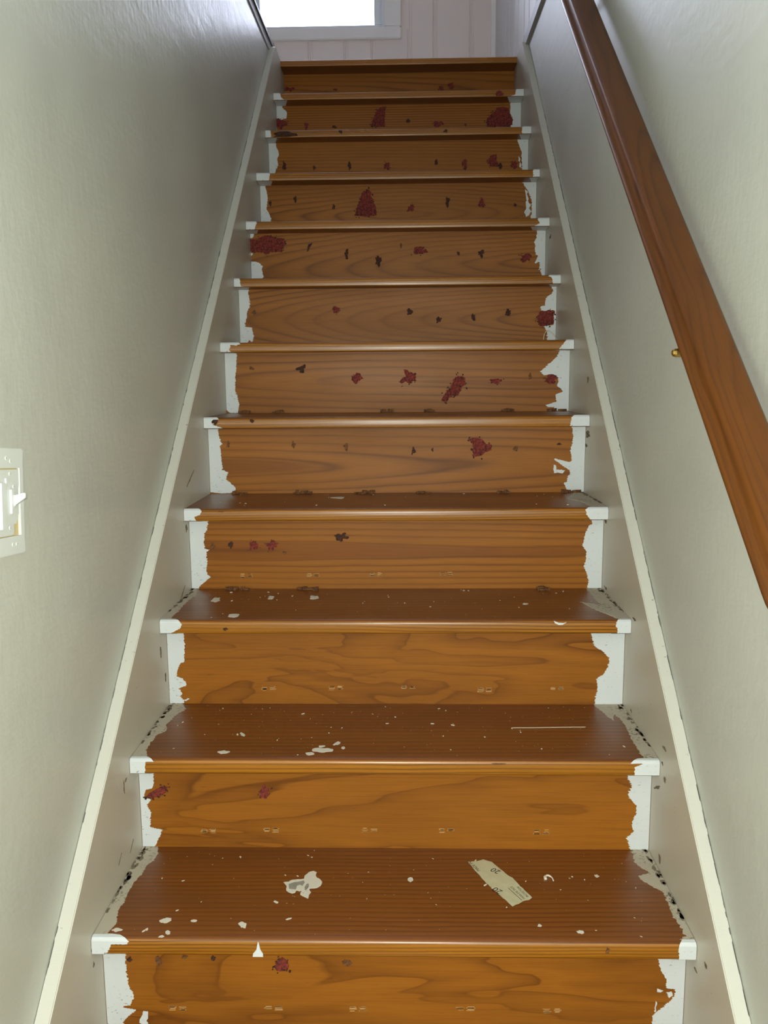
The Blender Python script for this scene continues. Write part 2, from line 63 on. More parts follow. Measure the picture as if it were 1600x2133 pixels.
# ---------------------------------------------------------------- node helpers
class NT:
    def __init__(s, name):
        s.m = bpy.data.materials.new(name); s.m.use_nodes = True; s.t = s.m.node_tree
        s.t.nodes.clear(); s.out = s.t.nodes.new('ShaderNodeOutputMaterial')
    def n(s, kind, **kw):
        nd = s.t.nodes.new('ShaderNode' + kind)
        for k, v in kw.items(): setattr(nd, k, v)
        return nd
    def l(s, a, b): s.t.links.new(a, b)
    def put(s, sock, v):
        if hasattr(v, 'is_output') or isinstance(v, bpy.types.NodeSocket): s.l(v, sock)
        else: sock.default_value = v
    def math(s, op, a, b=0.0, c=0.0, clamp=False):
        nd = s.n('Math', operation=op, use_clamp=clamp)
        for i, v in enumerate((a, b, c)): s.put(nd.inputs[i], v)
        return nd.outputs[0]
    def obj(s): return s.n('TexCoord').outputs['Object']
    def scale(s, v, sc, loc=(0, 0, 0)):
        nd = s.n('Mapping'); s.l(v, nd.inputs[0]); nd.inputs[1].default_value = loc; nd.inputs[3].default_value = sc
        return nd.outputs[0]
    def noise(s, v, sc, detail=3, rough=.5, dist=0.0):
        nd = s.n('TexNoise'); s.l(v, nd.inputs['Vector']); nd.inputs['Scale'].default_value = sc
        nd.inputs['Detail'].default_value = detail; nd.inputs['Roughness'].default_value = rough; nd.inputs['Distortion'].default_value = dist
        return nd.outputs['Fac']
    def ramp(s, f, stops):
        nd = s.n('ValToRGB'); s.l(f, nd.inputs[0]); e = nd.color_ramp.elements
        while len(e) < len(stops): e.new(.5)
        for i, (p, c) in enumerate(stops):
            e[i].position = p; e[i].color = (c if len(c) == 4 else (*c, 1)) if not isinstance(c, (int, float)) else (c, c, c, 1)
        return nd.outputs[0]
    def mix(s, f, a, b, mode='MIX'):
        nd = s.n('Mix', data_type='RGBA', blend_type=mode)
        s.put(nd.inputs[0], f); 
        for sock, v in ((nd.inputs[6], a), (nd.inputs[7], b)):
            s.put(sock, v if not (isinstance(v, tuple) and len(v) == 3) else (*v, 1))
        return nd.outputs[2]
    def bsdf(s, col, rough=.5, bump=None, bstr=.2, bdist=.001, spec=.5, metal=0.0, coat=0.0, coatr=.15):
        b = s.n('BsdfPrincipled')
        s.put(b.inputs['Base Color'], (*col, 1) if isinstance(col, tuple) and len(col) == 3 else col)
        s.put(b.inputs['Roughness'], rough); b.inputs['Specular IOR Level'].default_value = spec
        b.inputs['Metallic'].default_value = metal; b.inputs['Coat Weight'].default_value = coat; b.inputs['Coat Roughness'].default_value = coatr
        if bump is not None:
            bn = s.n('Bump'); bn.inputs['Strength'].default_value = bstr; bn.inputs['Distance'].default_value = bdist
            s.l(bump, bn.inputs['Height']); s.l(bn.outputs[0], b.inputs['Normal'])
        s.l(b.outputs[0], s.out.inputs[0]); return s.m

def mat_flat(name, col, rough=.5, metal=0.0, spec=.5):
    return NT(name).bsdf(col, rough, metal=metal, spec=spec)

def mat_wall(name, col, rough=.42, sc=1.0, bstr=.35, spec=.5, grime=.06):
    t = NT(name); o = t.obj()
    n1 = t.noise(t.scale(o, (60, 60, 38)), sc, 3, .55); n2 = t.noise(o, 2.2, 4, .55); n3 = t.noise(t.scale(o, (7, 7, 26)), 1.0, 3, .6)
    dark = tuple(c * (1 - grime * 2.2) for c in col)
    c = t.mix(t.ramp(n2, [(.35, 0.0), (.75, 1.0)]), dark, col)
    h = t.math('ADD', t.math('MULTIPLY', n1, .6), t.math('MULTIPLY', n3, .9))
    r = t.math('ADD', t.math('MULTIPLY', n2, .12), rough - .06)
    return t.bsdf(c, r, h, bstr, .0035, spec=spec)

def mat_paint(name, col, dirt=(.16, .13, .09), amount=.10, rough=.5, scale=90):
    """brushed house paint with small dark scrapes and specks"""
    t = NT(name); o = t.obj()
    n = t.noise(t.scale(o, (1, 1, 2.4)), scale, 3, .7); n2 = t.noise(o, 14, 3, .6)
    f = t.ramp(n, [(.70 - amount * .6, 0.0), (.76 - amount * .6, 1.0)])
    f2 = t.math('MULTIPLY', f, t.ramp(n2, [(.45, 0.0), (.62, 1.0)]))
    c = t.mix(f2, col, dirt)
    br = t.noise(t.scale(o, (12, 300, 300)), 1.0, 2, .6)
    return t.bsdf(c, rough, br, .25, .0006)

def mat_wood(name, kind, seed, light, dark, ring=.010, b=.09, d0=.02, zc=.09, slope=0.0, wob=.012, contrast=1.0, rough=.36, coat=.25, freqx=1.0, red=None, axes='xz', bstr=.25, spec=.35, heart=0.0):
    """flat-sawn board: growth rings of a log whose axis runs along x, cut by the board face"""
    rr = random.Random(seed)
    t = NT(name); o = t.obj()
    sx = t.n('SeparateXYZ'); t.l(o, sx.inputs[0]); X, Y, Z = sx.outputs
    if axes == 'xy': Y, Z = Z, Y
    if axes == 'rail':
        ca, sa = .769, .639
        al = t.math('ADD', t.math('MULTIPLY', Y, ca), t.math('MULTIPLY', Z, sa)); up = t.math('SUBTRACT', t.math('MULTIPLY', Z, ca), t.math('MULTIPLY', Y, sa))
        cb = t.n('CombineXYZ'); t.l(al, cb.inputs[0]); t.l(up, cb.inputs[1]); t.l(X, cb.inputs[2]); o = cb.outputs[0]
        X, Y, Z = al, up, X
    off = (rr.uniform(-20, 20), rr.uniform(-20, 20), rr.uniform(-20, 20))
    sc = (2.2 * freqx, 9, 9)
    w1 = t.noise(t.scale(o, sc, off), 1.0, 2, .45)
    w2 = t.noise(t.scale(o, (6 * freqx, 34, 34), off), 1.0, 2, .5)
    wob_ = t.math('ADD', t.math('MULTIPLY', t.math('SUBTRACT', w1, .5), wob * 4), t.math('MULTIPLY', t.math('SUBTRACT', w2, .5), wob * .8))
    if kind == 'sawn':
        zz = t.math('SUBTRACT', t.math('SUBTRACT', Z, zc), t.math('MULTIPLY', X, slope))
        dd = t.math('ADD', t.math('MULTIPLY', X, b), d0)
        rad = t.math('SQRT', t.math('ADD', t.math('MULTIPLY', zz, zz), t.math('MULTIPLY', dd, dd)))
        rad = t.math('ADD', rad, wob_)
        ph = t.math('DIVIDE', rad, ring)
        hrt = t.ramp(t.math('DIVIDE', rad, max(heart, 1e-4) * 2), [(.40, 1.0), (.47, .9), (.51, 0.0)]) if heart else None
    elif kind == 'ply':
        big = t.noise(t.scale(o, (1.6 * freqx, 7.5, 7.5), off), 1.0, 3.5, .52, .5)
        ph = t.math('MULTIPLY', big, 1 / ring)
    else:  # quarter: straight lines along x
        zz = t.math('ADD', t.math('SUBTRACT', Z, t.math('MULTIPLY', X, slope)), t.math('MULTIPLY', wob_, .6))
        ph = t.math('DIVIDE', zz, ring)
    fr = t.math('FRACT', ph)
    if kind == 'ply':
        line = t.ramp(fr, [(0.0, .15), (.35, .0), (.62, .22), (.90, .62), (.965, 1.0), (1.0, .15)])
    else:
        line = t.ramp(fr, [(0.0, .35), (.10, .05), (.45, .0), (.72, .35), (.90, 1.0), (1.0, .45)])
    amp = t.ramp(t.noise(t.scale(o, (1.5, 12, 12), off), 1.0, 2, .5), [(.3, .35), (.7, 1.0)])
    fib = t.noise(t.scale(o, (9, 420, 420), off), 1.0, 3, .6)
    if kind != 'sawn': hrt = None
    tone = t.noise(t.scale(o, (2.0, 10, 10), tuple(-q for q in off)), 1.0, 3, .55)
    c = t.mix(t.math('MULTIPLY', t.math('MULTIPLY', line, amp), contrast * .9, clamp=True), light, dark)
    if hrt is not None: c = t.mix(t.math('MULTIPLY', hrt, .50), c, (dark[0] * 1.25, dark[1] * 1.15, dark[2] * 1.4))
    mid = tuple((a + d) / 2 * .92 for a, d in zip(light, dark))
    c = t.mix(t.math('MULTIPLY', t.ramp(tone, [(.42, 0.0), (.72, 1.0)]), .55), c, red or mid)
    c = t.mix(t.math('MULTIPLY', t.ramp(fib, [(.48, 0.0), (.72, 1.0)]), .28), c, tuple(d * .8 for d in dark))
    pores = t.ramp(t.noise(t.scale(o, (26, 520, 520), off), 1.0, 2, .5), [(.70, 0.0), (.76, 1.0)])
    c = t.mix(t.math('MULTIPLY', pores, .30), c, tuple(d * .45 for d in dark))
    h = t.math('ADD', t.math('MULTIPLY', fib, .5), t.math('MULTIPLY', line, -.4))
    r = t.math('ADD', t.math('MULTIPLY', tone, .22), rough - .11)
    return t.bsdf(c, r, h, bstr, .0006, coat=coat, coatr=.3, spec=spec)

# ---------------------------------------------------------------- mesh helpers
def mobj(name, verts, faces, mats, parent=None, loc=(0, 0, 0), smooth=False, mat_idx=None):
    me = bpy.data.meshes.new(name); me.from_pydata([tuple(v) for v in verts], [], faces)
    for m in (mats if isinstance(mats, (list, tuple)) else [mats]): me.materials.append(m)
    if mat_idx: 
        for p, i in zip(me.polygons, mat_idx): p.material_index = i
    if smooth:
        for p in me.polygons: p.use_smooth = True
    me.update()
    o = bpy.data.objects.new(name, me); COL.objects.link(o); o.location = loc
    if parent: o.parent = parent
    return o

def fix(o):
    bm = bmesh.new(); bm.from_mesh(o.data); bmesh.ops.recalc_face_normals(bm, faces=bm.faces); bm.to_mesh(o.data); bm.free(); return o

def box_geo(x0, x1, y0, y1, z0, z1, V, F):
    k = len(V)
    V += [(x0, y0, z0), (x1, y0, z0), (x1, y1, z0), (x0, y1, z0), (x0, y0, z1), (x1, y0, z1), (x1, y1, z1), (x0, y1, z1)]
    F += [(k, k+3, k+2, k+1), (k+4, k+5, k+6, k+7), (k, k+1, k+5, k+4), (k+1, k+2, k+6, k+5), (k+2, k+3, k+7, k+6), (k+3, k, k+4, k+7)]

def box(name, x0, x1, y0, y1, z0, z1, mat, parent=None, bevel=0.0):
    cx, cy = (x0 + x1) / 2, (y0 + y1) / 2
    V, F = [], []; box_geo(x0 - cx, x1 - cx, y0 - cy, y1 - cy, 0, z1 - z0, V, F)
    o = mobj(name, V, F, mat, parent, (cx, cy, z0))
    if bevel:
        bm = bmesh.new(); bm.from_mesh(o.data)
        bmesh.ops.bevel(bm, geom=list(bm.edges), offset=bevel, segments=2, affect='EDGES'); bm.to_mesh(o.data); bm.free()
    return o

def prism(name, prof, axis, a0, a1, mat, parent=None, loc=(0, 0, 0), smooth=False):
    """extrude a 2-D outline along an axis; x: prof=(y,z), y: prof=(x,z)"""
    n = len(prof); V = []
    for a in (a0, a1):
        for (u, v) in prof: V.append((a, u, v) if axis == 'x' else (u, a, v))
    F = [tuple(range(n)), tuple(range(2 * n - 1, n - 1, -1))] + [(i, i + n, (i + 1) % n + n, (i + 1) % n) for i in range(n)]
    o = fix(mobj(name, V, F, mat, parent, loc))
    if smooth:
        for p in o.data.polygons: p.use_smooth = abs(len(p.vertices)) == 4
        o.data.set_sharp_from_angle(angle=math.radians(35))
    return o

def film_geo(poly, thick, to3, V, F, back=.0):
    """thin coat with a rim: outline poly (2-D) -> front face at thick, rim down to the surface"""
    pts = [Vector((a, b, 0)) for a, b in poly]
    tri = tessellate_polygon([pts]); n = len(poly); k = len(V)
    V += [to3(a, b, thick) for a, b in poly] + [to3(a, b, -back) for a, b in poly]
    area = sum(poly[i][0] * poly[(i+1) % n][1] - poly[(i+1) % n][0] * poly[i][1] for i in range(n))
    for t in tri: F.append((k + t[0], k + t[1], k + t[2]))
    for i in range(n): F.append((k + i, k + n + i, k + n + (i + 1) % n, k + (i + 1) % n))

def jag(line, step=.0016, amp=.0016, seed=0, dirx=True):
    """roughen a paint edge: brush hairs pull it out sideways"""
    rr = random.Random(seed); out = []
    for (a, b) in zip(line[:-1], line[1:]):
        L = math.hypot(b[0] - a[0], b[1] - a[1]); n = max(1, int(L / step))
        for i in range(n):
            f = i / n; x = a[0] + (b[0] - a[0]) * f; z = a[1] + (b[1] - a[1]) * f
            hair = .35 + 2.6 * max(0, noise.noise(Vector((seed * 1.7, z * 45, 2.0))))
            e = noise.noise(Vector((x * 500 + seed, z * 500, seed * 3.1))) * amp + rr.uniform(-.7, .7) * amp * hair
            if dirx: out.append((x + e, z + rr.uniform(-.25, .25) * amp))
            else: out.append((x + e, z + rr.uniform(-.5, .5) * amp))
    out.append(line[-1]); return out

def blob(cx, cy, rx, ry, ang=0.0, seed=0, n=20, rough=.35, fine=.12):
    rr = random.Random(seed); ph = rr.uniform(0, 50); out = []
    ca, sa = math.cos(ang), math.sin(ang)
    for i in range(n):
        t = 2 * math.pi * i / n
        r = 1 + rough * 1.6 * noise.noise(Vector((math.cos(t) * 1.3 + ph, math.sin(t) * 1.3, ph))) + rr.uniform(-fine, fine)
        x, y = rx * r * math.cos(t), ry * r * math.sin(t)
        out.append((cx + x * ca - y * sa, cy + x * sa + y * ca))
    return out

def tube_geo(pts, rad, V, F, seg=6):
    k0 = len(V); P = [Vector(q) for q in pts]
    for i, q in enumerate(P):
        d = (P[min(i + 1, len(P) - 1)] - P[max(i - 1, 0)]).normalized()
        u = d.cross(Vector((0, 0, 1)) if abs(d.z) < .9 else Vector((1, 0, 0))).normalized(); w = d.cross(u)
        r = rad[i] if isinstance(rad, (list, tuple)) else rad
        for s in range(seg):
            a = 2 * math.pi * s / seg; V.append(tuple(q + (u * math.cos(a) + w * math.sin(a)) * r))
    for i in range(len(P) - 1):
        for s in range(seg):
            a, b_ = k0 + i * seg + s, k0 + i * seg + (s + 1) % seg
            F.append((a, b_, b_ + seg, a + seg))
    F.append(tuple(range(k0 + seg - 1, k0 - 1, -1))); F.append(tuple(range(len(V) - seg, len(V))))

def smooth_line(pts, n=6):
    P = [Vector(q) for q in pts]; out = []
    for i in range(len(P) - 1):
        p0, p1, p2, p3 = P[max(i-1, 0)], P[i], P[i+1], P[min(i+2, len(P)-1)]
        for k in range(n):
            t = k / n
            out.append(.5 * ((2*p1) + (p2-p0)*t + (2*p0-5*p1+4*p2-p3)*t*t + (3*p1-p0-3*p2+p3)*t**3))
    out.append(P[-1]); return out

def tag(o, label=None, cat=None, group=None, kind=None):
    for k, v in (('label', label), ('category', cat), ('group', group), ('kind', kind)):
        if v: o[k] = v
    return o

def empty(name, loc):
    o = bpy.data.objects.new(name, None); COL.objects.link(o); o.location = loc; o.empty_display_size = .1; return o

def local(o):   # world -> local of an unrotated object
    l = o.location if not o.parent else o.location + o.parent.location
    return l

# ---------------------------------------------------------------- materials
M = {}
M['wall'] = mat_wall('wall_paint', (.59, .60, .535), rough=.33)
M['wall_r'] = mat_wall('wall_paint_patched', (.585, .595, .535), rough=.47, bstr=.35, spec=.35)
M['white'] = mat_flat('ceiling_white', (.86, .85, .84), .8)
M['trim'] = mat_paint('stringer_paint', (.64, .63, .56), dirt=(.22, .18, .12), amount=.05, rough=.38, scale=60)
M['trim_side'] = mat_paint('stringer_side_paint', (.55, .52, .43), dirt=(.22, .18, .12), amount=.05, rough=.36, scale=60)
M['trim_grey'] = mat_flat('grey_trim_paint', (.34, .33, .32), .5)
M['panel'] = mat_wall('panelling_paint', (.86, .75, .69), rough=.5, bstr=.06, grime=.02)
M['casing'] = mat_flat('casing_paint', (.88, .84, .81), .4)
M['paint'] = mat_paint('white_paint_edge', (.70, .74, .76), amount=.13, scale=120)
M['dusty'] = mat_paint('dusty_paint_edge', (.46, .42, .33), dirt=(.12, .09, .05), amount=.26, rough=.8, scale=160)
M['spot'] = mat_paint('paint_spot', (.66, .62, .53), dirt=(.3, .25, .18), amount=.12, rough=.7, scale=150)
M['spot_dark'] = mat_paint('grey_putty', (.28, .27, .22), dirt=(.10, .10, .11), amount=.3, rough=.7, scale=200)
M['blackprint'] = mat_flat('black_print', (.03, .03, .03), .6)
M['brass'] = mat_flat('brass', (.55, .36, .10), .3, 1.0)
M['screw'] = mat_flat('painted_screw', (.45, .45, .42), .4)
M['switch'] = mat_flat('switch_plastic', (.68, .71, .68), .45)
M['beige'] = mat_flat('bare_plaster', (.62, .50, .26), .8)
M['dark_edge'] = mat_flat('dark_floor_edge', (.05, .035, .03), .4)
M['scuff'] = mat_flat('bared_wood', (.56, .32, .12), .7)
M['fibre'] = mat_flat('straw_fibre', (.72, .60, .42), .7)
M['crumb'] = mat_flat('paint_crumb', (.70, .62, .48), .8)
M['dust'] = mat_paint('dust', (.20, .16, .11), dirt=(.05, .04, .03), amount=.4, rough=.95, scale=250)
M['crack'] = mat_flat('dark_crack', (.03, .025, .02), .9)

def mat_residue(name, a, b_, c_):
    t = NT(name); o = t.obj()
    n = t.noise(o, 150, 3, .6); n2 = t.noise(o, 420, 2, .6)
    c = t.ramp(t.math('ADD', t.math('MULTIPLY', n, .75), t.math('MULTIPLY', n2, .25)), [(.36, c_), (.47, b_), (.62, a)])
    return t.bsdf(c, .85, n2, .8, .0015)
M['r'] = mat_residue('red_foam_residue', (.30, .042, .024), (.15, .020, .015), (.028, .008, .008))
M['d'] = mat_residue('dark_glue_residue', (.09, .030, .012), (.045, .015, .008), (.012, .006, .004))
M['b'] = mat_residue('brown_glue_residue', (.22, .095, .03), (.13, .05, .015), (.05, .018, .008))

def mat_tape():
    t = NT('masking_tape'); o = t.obj()
    n = t.noise(o, 60, 3, .5)
    return t.bsdf(t.mix(n, (.46, .43, .26), (.60, .56, .38)), .5, n, .3, .001)
M['tape'] = mat_tape()
def mat_rail():
    return mat_wood('rail_oak', 'sawn', 5, (.135, .041, .0025), (.052, .015, .002), ring=.010, b=.03, d0=.02, zc=.03, wob=.012, contrast=.8, rough=.42, coat=.08, red=(.07, .021, .002), axes='rail', spec=.32)
def mat_glass():
    t = NT('window_glass'); g = t.n('BsdfGlass'); g.inputs['IOR'].default_value = 1.45; g.inputs['Roughness'].default_value = 0
    tr = t.n('BsdfTransparent'); mx = t.n('MixShader'); fz = t.n('Fresnel'); fz.inputs[0].default_value = 1.45
    gl = t.n('BsdfGlossy'); gl.inputs['Roughness'].default_value = .02
    t.l(fz.outputs[0], mx.inputs[0]); t.l(tr.outputs[0], mx.inputs[1]); t.l(gl.outputs[0], mx.inputs[2]); t.l(mx.outputs[0], t.out.inputs[0]); return t.m
M['glass'] = mat_glass()

# ---------------------------------------------------------------- the room
def struct(o): o['kind'] = 'structure'; return o
Z2 = 2.338; YB = 3.6316; ZC = 4.75; YF = -2.6; YU = -.9; ZF = -R
struct(box('floor', -1.2, XW + .1, YF, .1, ZF - .1, ZF, mat_flat('floor_vinyl', (.30, .24, .17), .5)))
struct(box('wall_left', -XW - .09, -XW, YF, 2.72, ZF - .1, 2.32, M['wall']))
struct(box('wall_right', XW, XW + .1, YF, 2.72, ZF - .1, 2.318, M['wall_r']))
struct(box('wall_front', -XW - .09, XW + .1, YF - .1, YF, ZF - .1, 2.6, M['wall']))
struct(box('ceiling', -XW - .09, XW + .1, YF, YU, 2.32, 2.42, M['white']))
# upper storey
struct(box('wall_upper_front', -3.3, XW + .1, YU - .1, YU, 2.42, ZC, M['white']))
struct(box('ceiling_upper', -3.3, XW + .1, YU - .1, YB + .2, ZC, ZC + .1, M['white']))
struct(box('wall_upper_left', -3.4, -3.3, YU - .1, YB + .2, 2.2, ZC, M['white']))
struct(box('floor_upper', -3.3, -XW - .0005, YU - .1, YB, 2.322, 2.337, mat_flat('pale_bounce_floor', (.62, .58, .53), .95)))  # out of view; pale covering made up to bounce window light onto the back wall
struct(box('floor_landing', -XW, XW + .1, 11 * G + .20, YB, 2.27, 2.3375, mat_flat('pale_bounce_landing', (.62, .58, .53), .95)))  # same made-up pale bounce covering, unseen from the stairs
struct(box('wall_landing_below', -XW, XW, 2.68, 2.72, 1.8, 2.27, M['wall']))
# trim at the upper floor line
t1 = struct(box('trim_1', -XW - .06, -XW + .004, YU, 2.43, 2.3205, 2.352, M['trim_grey']))
t2 = struct(box('trim_2', -XW - .06, -XW + .009, YU, 2.425, 2.3525, 2.3625, M['dark_edge']))
struct(prism('trim_3', [(XW - .013, 2.322), (XW - .003, 2.318), (XW + .02, 2.318), (XW + .02, 2.366), (XW - .004, 2.366), (XW - .013, 2.360)], 'y', YU, 2.415, M['trim_grey']))

# panelled walls: each board a piece
def board(parent, u0, u1, z0, z1, plane, mat, axis):
    """tongue and groove board with moulded edges; axis x: runs on the back wall, y: on the right wall"""
    b = .006; d = .010; ux = (u0 + u1) / 2; w = (u1 - u0) / 2 - .0005
    prof = [(-w, 0), (-w, d * .35), (-w + b * .6, d * .4), (-w + b, d), (-w + b * 2.1, d), (-w + b * 2.5, d * .78), (-w + b * 2.9, d * .78), (-w + b * 3.2, d), (w - b, d), (w - b * .6, d * .4), (w, d * .35), (w, 0)]
    V = []
    for z in (0, z1 - z0):
        for (u, q) in prof: V.append((u, -q, z) if axis == 'x' else (-q, u, z))
    n = len(prof)
    F = [tuple(range(n)), tuple(range(2 * n - 1, n - 1, -1))] + [(i, i + n, (i + 1) % n + n, (i + 1) % n) for i in range(n)]
    return fix(mobj('panel_board', V, F, mat, parent, (ux, plane, z0) if axis == 'x' else (plane, ux, z0)))
WX0, WX1, WZ0, WZ1 = -.80, -.08, 2.885, 4.25     # window opening
wb = struct(empty('wall_back', (0, 0, 0)))
V, F = [], []
for a in ((-3.3, WX0, 2.2, ZC), (WX1, XW + .1, 2.2, ZC), (WX0, WX1, 2.2, WZ0), (WX0, WX1, WZ1, ZC)): box_geo(a[0], a[1], YB + .012, YB + .14, a[2], a[3], V, F)
mobj('backing', V, F, M['panel'], wb)
grooves = [-.479, -.291, -.149, .045, .179, .370, XW]
while grooves[0] > -3.3: grooves = [grooves[0] - (.19 if len(grooves) % 2 == 1 else .14)] + grooves
for a, b_ in zip(grooves[:-1], grooves[1:]):
    a = max(a, -3.3)
    if b_ <= WX0 or a >= WX1: board(wb, a, b_, Z2, ZC, YB + .012, M['panel'], 'x')
    else:
        board(wb, a, b_, Z2, WZ0, YB + .012, M['panel'], 'x'); board(wb, a, b_, WZ1, ZC, YB + .012, M['panel'], 'x')
wr = struct(empty('wall_right_upper', (0, 0, 0)))
V, F = [], []; box_geo(XW + .012, XW + .1, YU - .1, YB + .14, 2.367, ZC, V, F); box_geo(XW + .012, XW + .1, 2.43, YB + .14, 2.2, 2.367, V, F); mobj('backing', V, F, M['panel'], wr)
yy = YB; k = 0
M['panel_r'] = mat_wall('panelling_paint_white', (.74, .72, .70), rough=.5, bstr=.06, grime=.02)
while yy > YU:
    y1 = yy - (.52 if k == 0 else (.19, .14)[k % 2]); y1 = max(y1, YU)
    board(wr, y1, yy, 2.367 if y1 < 2.43 else Z2, ZC, XW + .012, M['panel_r'], 'y'); yy = y1; k += 1
struct(box('trim_4', XW - .020, XW + .002, YB - .016, YB + .004, Z2, ZC, M['casing']))

# window
w1 = struct(empty('window_1', (0, 0, 0)))
def frame_piece(name, x0, x1, z0, z1, y0, y1, mat, bevel=.004): return box(name, x0, x1, y0, y1, z0, z1, mat, w1, bevel)
cw = .085
frame_piece('casing', WX0 - cw, WX1 + cw, WZ0 - .055, WZ0 + .002, YB - .022, YB + .012, M['casing'])
frame_piece('casing', WX0 - cw, WX1 + cw, WZ1, WZ1 + .085, YB - .022, YB + .012, M['casing'])
frame_piece('casing', WX0 - cw, WX0, WZ0 + .002, WZ1, YB - .022, YB + .012, M['casing'])
frame_piece('casing', WX1, WX1 + cw, WZ0 + .002, WZ1, YB - .022, YB + .012, M['casing'])
M['jamb'] = mat_flat('jamb_paint', (.74, .76, .78), .35)
frame_piece('jamb', WX1 - .016, WX1, WZ0 + .002, WZ1, YB + .0125, YB + .14, M['jamb'], .001)
frame_piece('jamb', WX0, WX0 + .016, WZ0 + .002, WZ1, YB + .0125, YB + .14, M['jamb'], .001)
frame_piece('sill', WX0 + .016, WX1 - .016, WZ0 - .004, WZ0 + .010, YB + .0125, YB + .14, M['jamb'], .001)
frame_piece('sash_rail', WX0 + .016, WX1 - .016, WZ0 + .010, WZ0 + .042, YB + .06, YB + .10, M['jamb'], .003)
frame_piece('sash_rail', WX0 + .016, WX1 - .016, WZ1 - .04, WZ1, YB + .06, YB + .10, M['jamb'], .003)
frame_piece('sash_stile', WX1 - .056, WX1 - .016, WZ0 + .042, WZ1 - .04, YB + .06, YB + .10, M['jamb'], .003)
frame_piece('sash_stile', WX0 + .016, WX0 + .056, WZ0 + .042, WZ1 - .04, YB + .06, YB + .10, M['jamb'], .003)
frame_piece('pane', WX0 + .056, WX1 - .056, WZ0 + .042, WZ1 - .04, YB + .078, YB + .082, M['glass'], 0)

# ---------------------------------------------------------------- staircase
st = empty('staircase', (0, 0, ZF))
tag(st, 'straight wooden staircase with stained pine treads and scraped white paint edges', 'staircase')
def part(o, parent):   # parent keeping the part's world place
    o.parent = parent; o.matrix_parent_inverse = Matrix.Identity(4)
    o.location = o.location - local(parent); return o

# stringers
def stringer(sgn):
    off = .1255 if sgn < 0 else .131
    top = lambda y: R + SL * y + off
    yend = 2.60; ytop = (2.341 - R - off) / SL
    y0 = -.55
    prof = [(y0, ZF), (y0, top(y0)), (ytop - .01, top(ytop - .01)), (ytop + .004, 2.3405), (yend, 2.341), (yend, 2.05), (.35, ZF)]
    x0, x1 = (HW * sgn, (XW - .0008) * sgn)
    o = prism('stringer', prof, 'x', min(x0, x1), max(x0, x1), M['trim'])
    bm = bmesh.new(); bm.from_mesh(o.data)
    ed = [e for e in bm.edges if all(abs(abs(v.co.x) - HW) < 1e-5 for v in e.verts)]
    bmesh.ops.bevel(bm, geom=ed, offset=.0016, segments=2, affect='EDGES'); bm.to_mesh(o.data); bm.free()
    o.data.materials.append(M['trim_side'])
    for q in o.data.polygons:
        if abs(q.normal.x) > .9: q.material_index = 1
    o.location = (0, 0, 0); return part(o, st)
STR = {s: stringer(s) for s in (-1, 1)}

def wl(o): return o.location + o.parent.location   # board's world place
# caulk gaps and scuffs on the stringers
def mark_on(s_, items, mat, name, label):
    V, F = [], []
    for q, (y, z, ry, rz_, a) in enumerate(items):
        film_geo(blob(y, z, ry, rz_, a, 900 + q, 12, .5, .25), .0006, lambda u, v, t: (s_ * (HW - t), u, v), V, F)
    par = STR[s_]; bq = wl(par); o = mobj(name, [Vector(v) - bq for v in V], F, mat, par); o['label'] = label; o['kind'] = 'stuff'; return fix(o)
def gap_line(s_, y0, y1, n, seed):
    rr = random.Random(seed); V, F = [], []; off = .1255 if s_ < 0 else .131
    for q in range(n):
        y = rr.uniform(y0, y1); L = rr.uniform(.002, .012); zz = R + SL * y + off + .0004
        k = len(V); w = rr.uniform(.0003, .0010); x = s_ * (XW - .0010)
        V += [(x, y - L, zz - L * SL), (x, y + L, zz + L * SL), (x - s_ * w, y + L * .8, zz + L * .8 * SL), (x - s_ * w, y - L * .8, zz - L * .8 * SL)]; F.append((k, k+1, k+2, k+3))
    par = STR[s_]; bq = wl(par); o = mobj('caulk_gap', [Vector(v) - bq for v in V], F, M['crack'], par); o['label'] = 'broken dark caulk line against the wall'; o['kind'] = 'stuff'; return o
WL = {  # riser woods: light, dark tones
 1: dict(kind='ply', ring=.150), 2: dict(kind='ply', ring=.185), 3: dict(kind='ply', ring=.140),
 4: dict(kind='sawn', ring=.0135, b=.018, d0=.018, zc=.091, slope=-.006, wob=.0035, heart=.024), 5: dict(kind='sawn', ring=.017, b=.045, d0=.0405, zc=.072, slope=.010, wob=.004, heart=.029),
 6: dict(kind='sawn', ring=.020, b=-.05, d0=.012, zc=.085, slope=-.015, wob=.006, heart=.011), 7: dict(kind='sawn', ring=.0105, b=-.10, d0=.060, zc=.075, wob=.0035),
 8: dict(kind='sawn', ring=.012, b=-.10, d0=.055, zc=.065, slope=.02, wob=.005), 9: dict(kind='sawn', ring=.012, b=.11, d0=.0, zc=.07, wob=.007),
 10: dict(kind='sawn', ring=.010, b=.03, d0=.05, zc=.03, wob=.003), 11: dict(kind='quarter', ring=.009, wob=.003), 12: dict(kind='sawn', ring=.016, b=.05, d0=.03, zc=.1, wob=.004)}
LIGHT = (.350, .123, .011); DARK = (.122, .035, .004)
def riser(i):
    y = (i - 1) * G + OV.get(i, .045); zb = ZT.get(i - 1, (i - 1) * R) - .002; zt = ZT.get(i, i * R) - TH.get(i, .0275)
    p = dict(WL.get(i, WL[1])); kd = p.pop('kind')
    m = mat_wood('riser_wood_%d' % i, kd, 100 + i, LIGHT, DARK, contrast=1.08 if kd == 'ply' else 1.05, rough=.46, coat=0.0, spec=.28, **p)
    V, F = [], []; box_geo(-HW + .0002, HW - .0002, 0, .018, 0, zt - zb, V, F)
    return part(mobj('riser', V, F, m, None, (0, y, zb)), st)
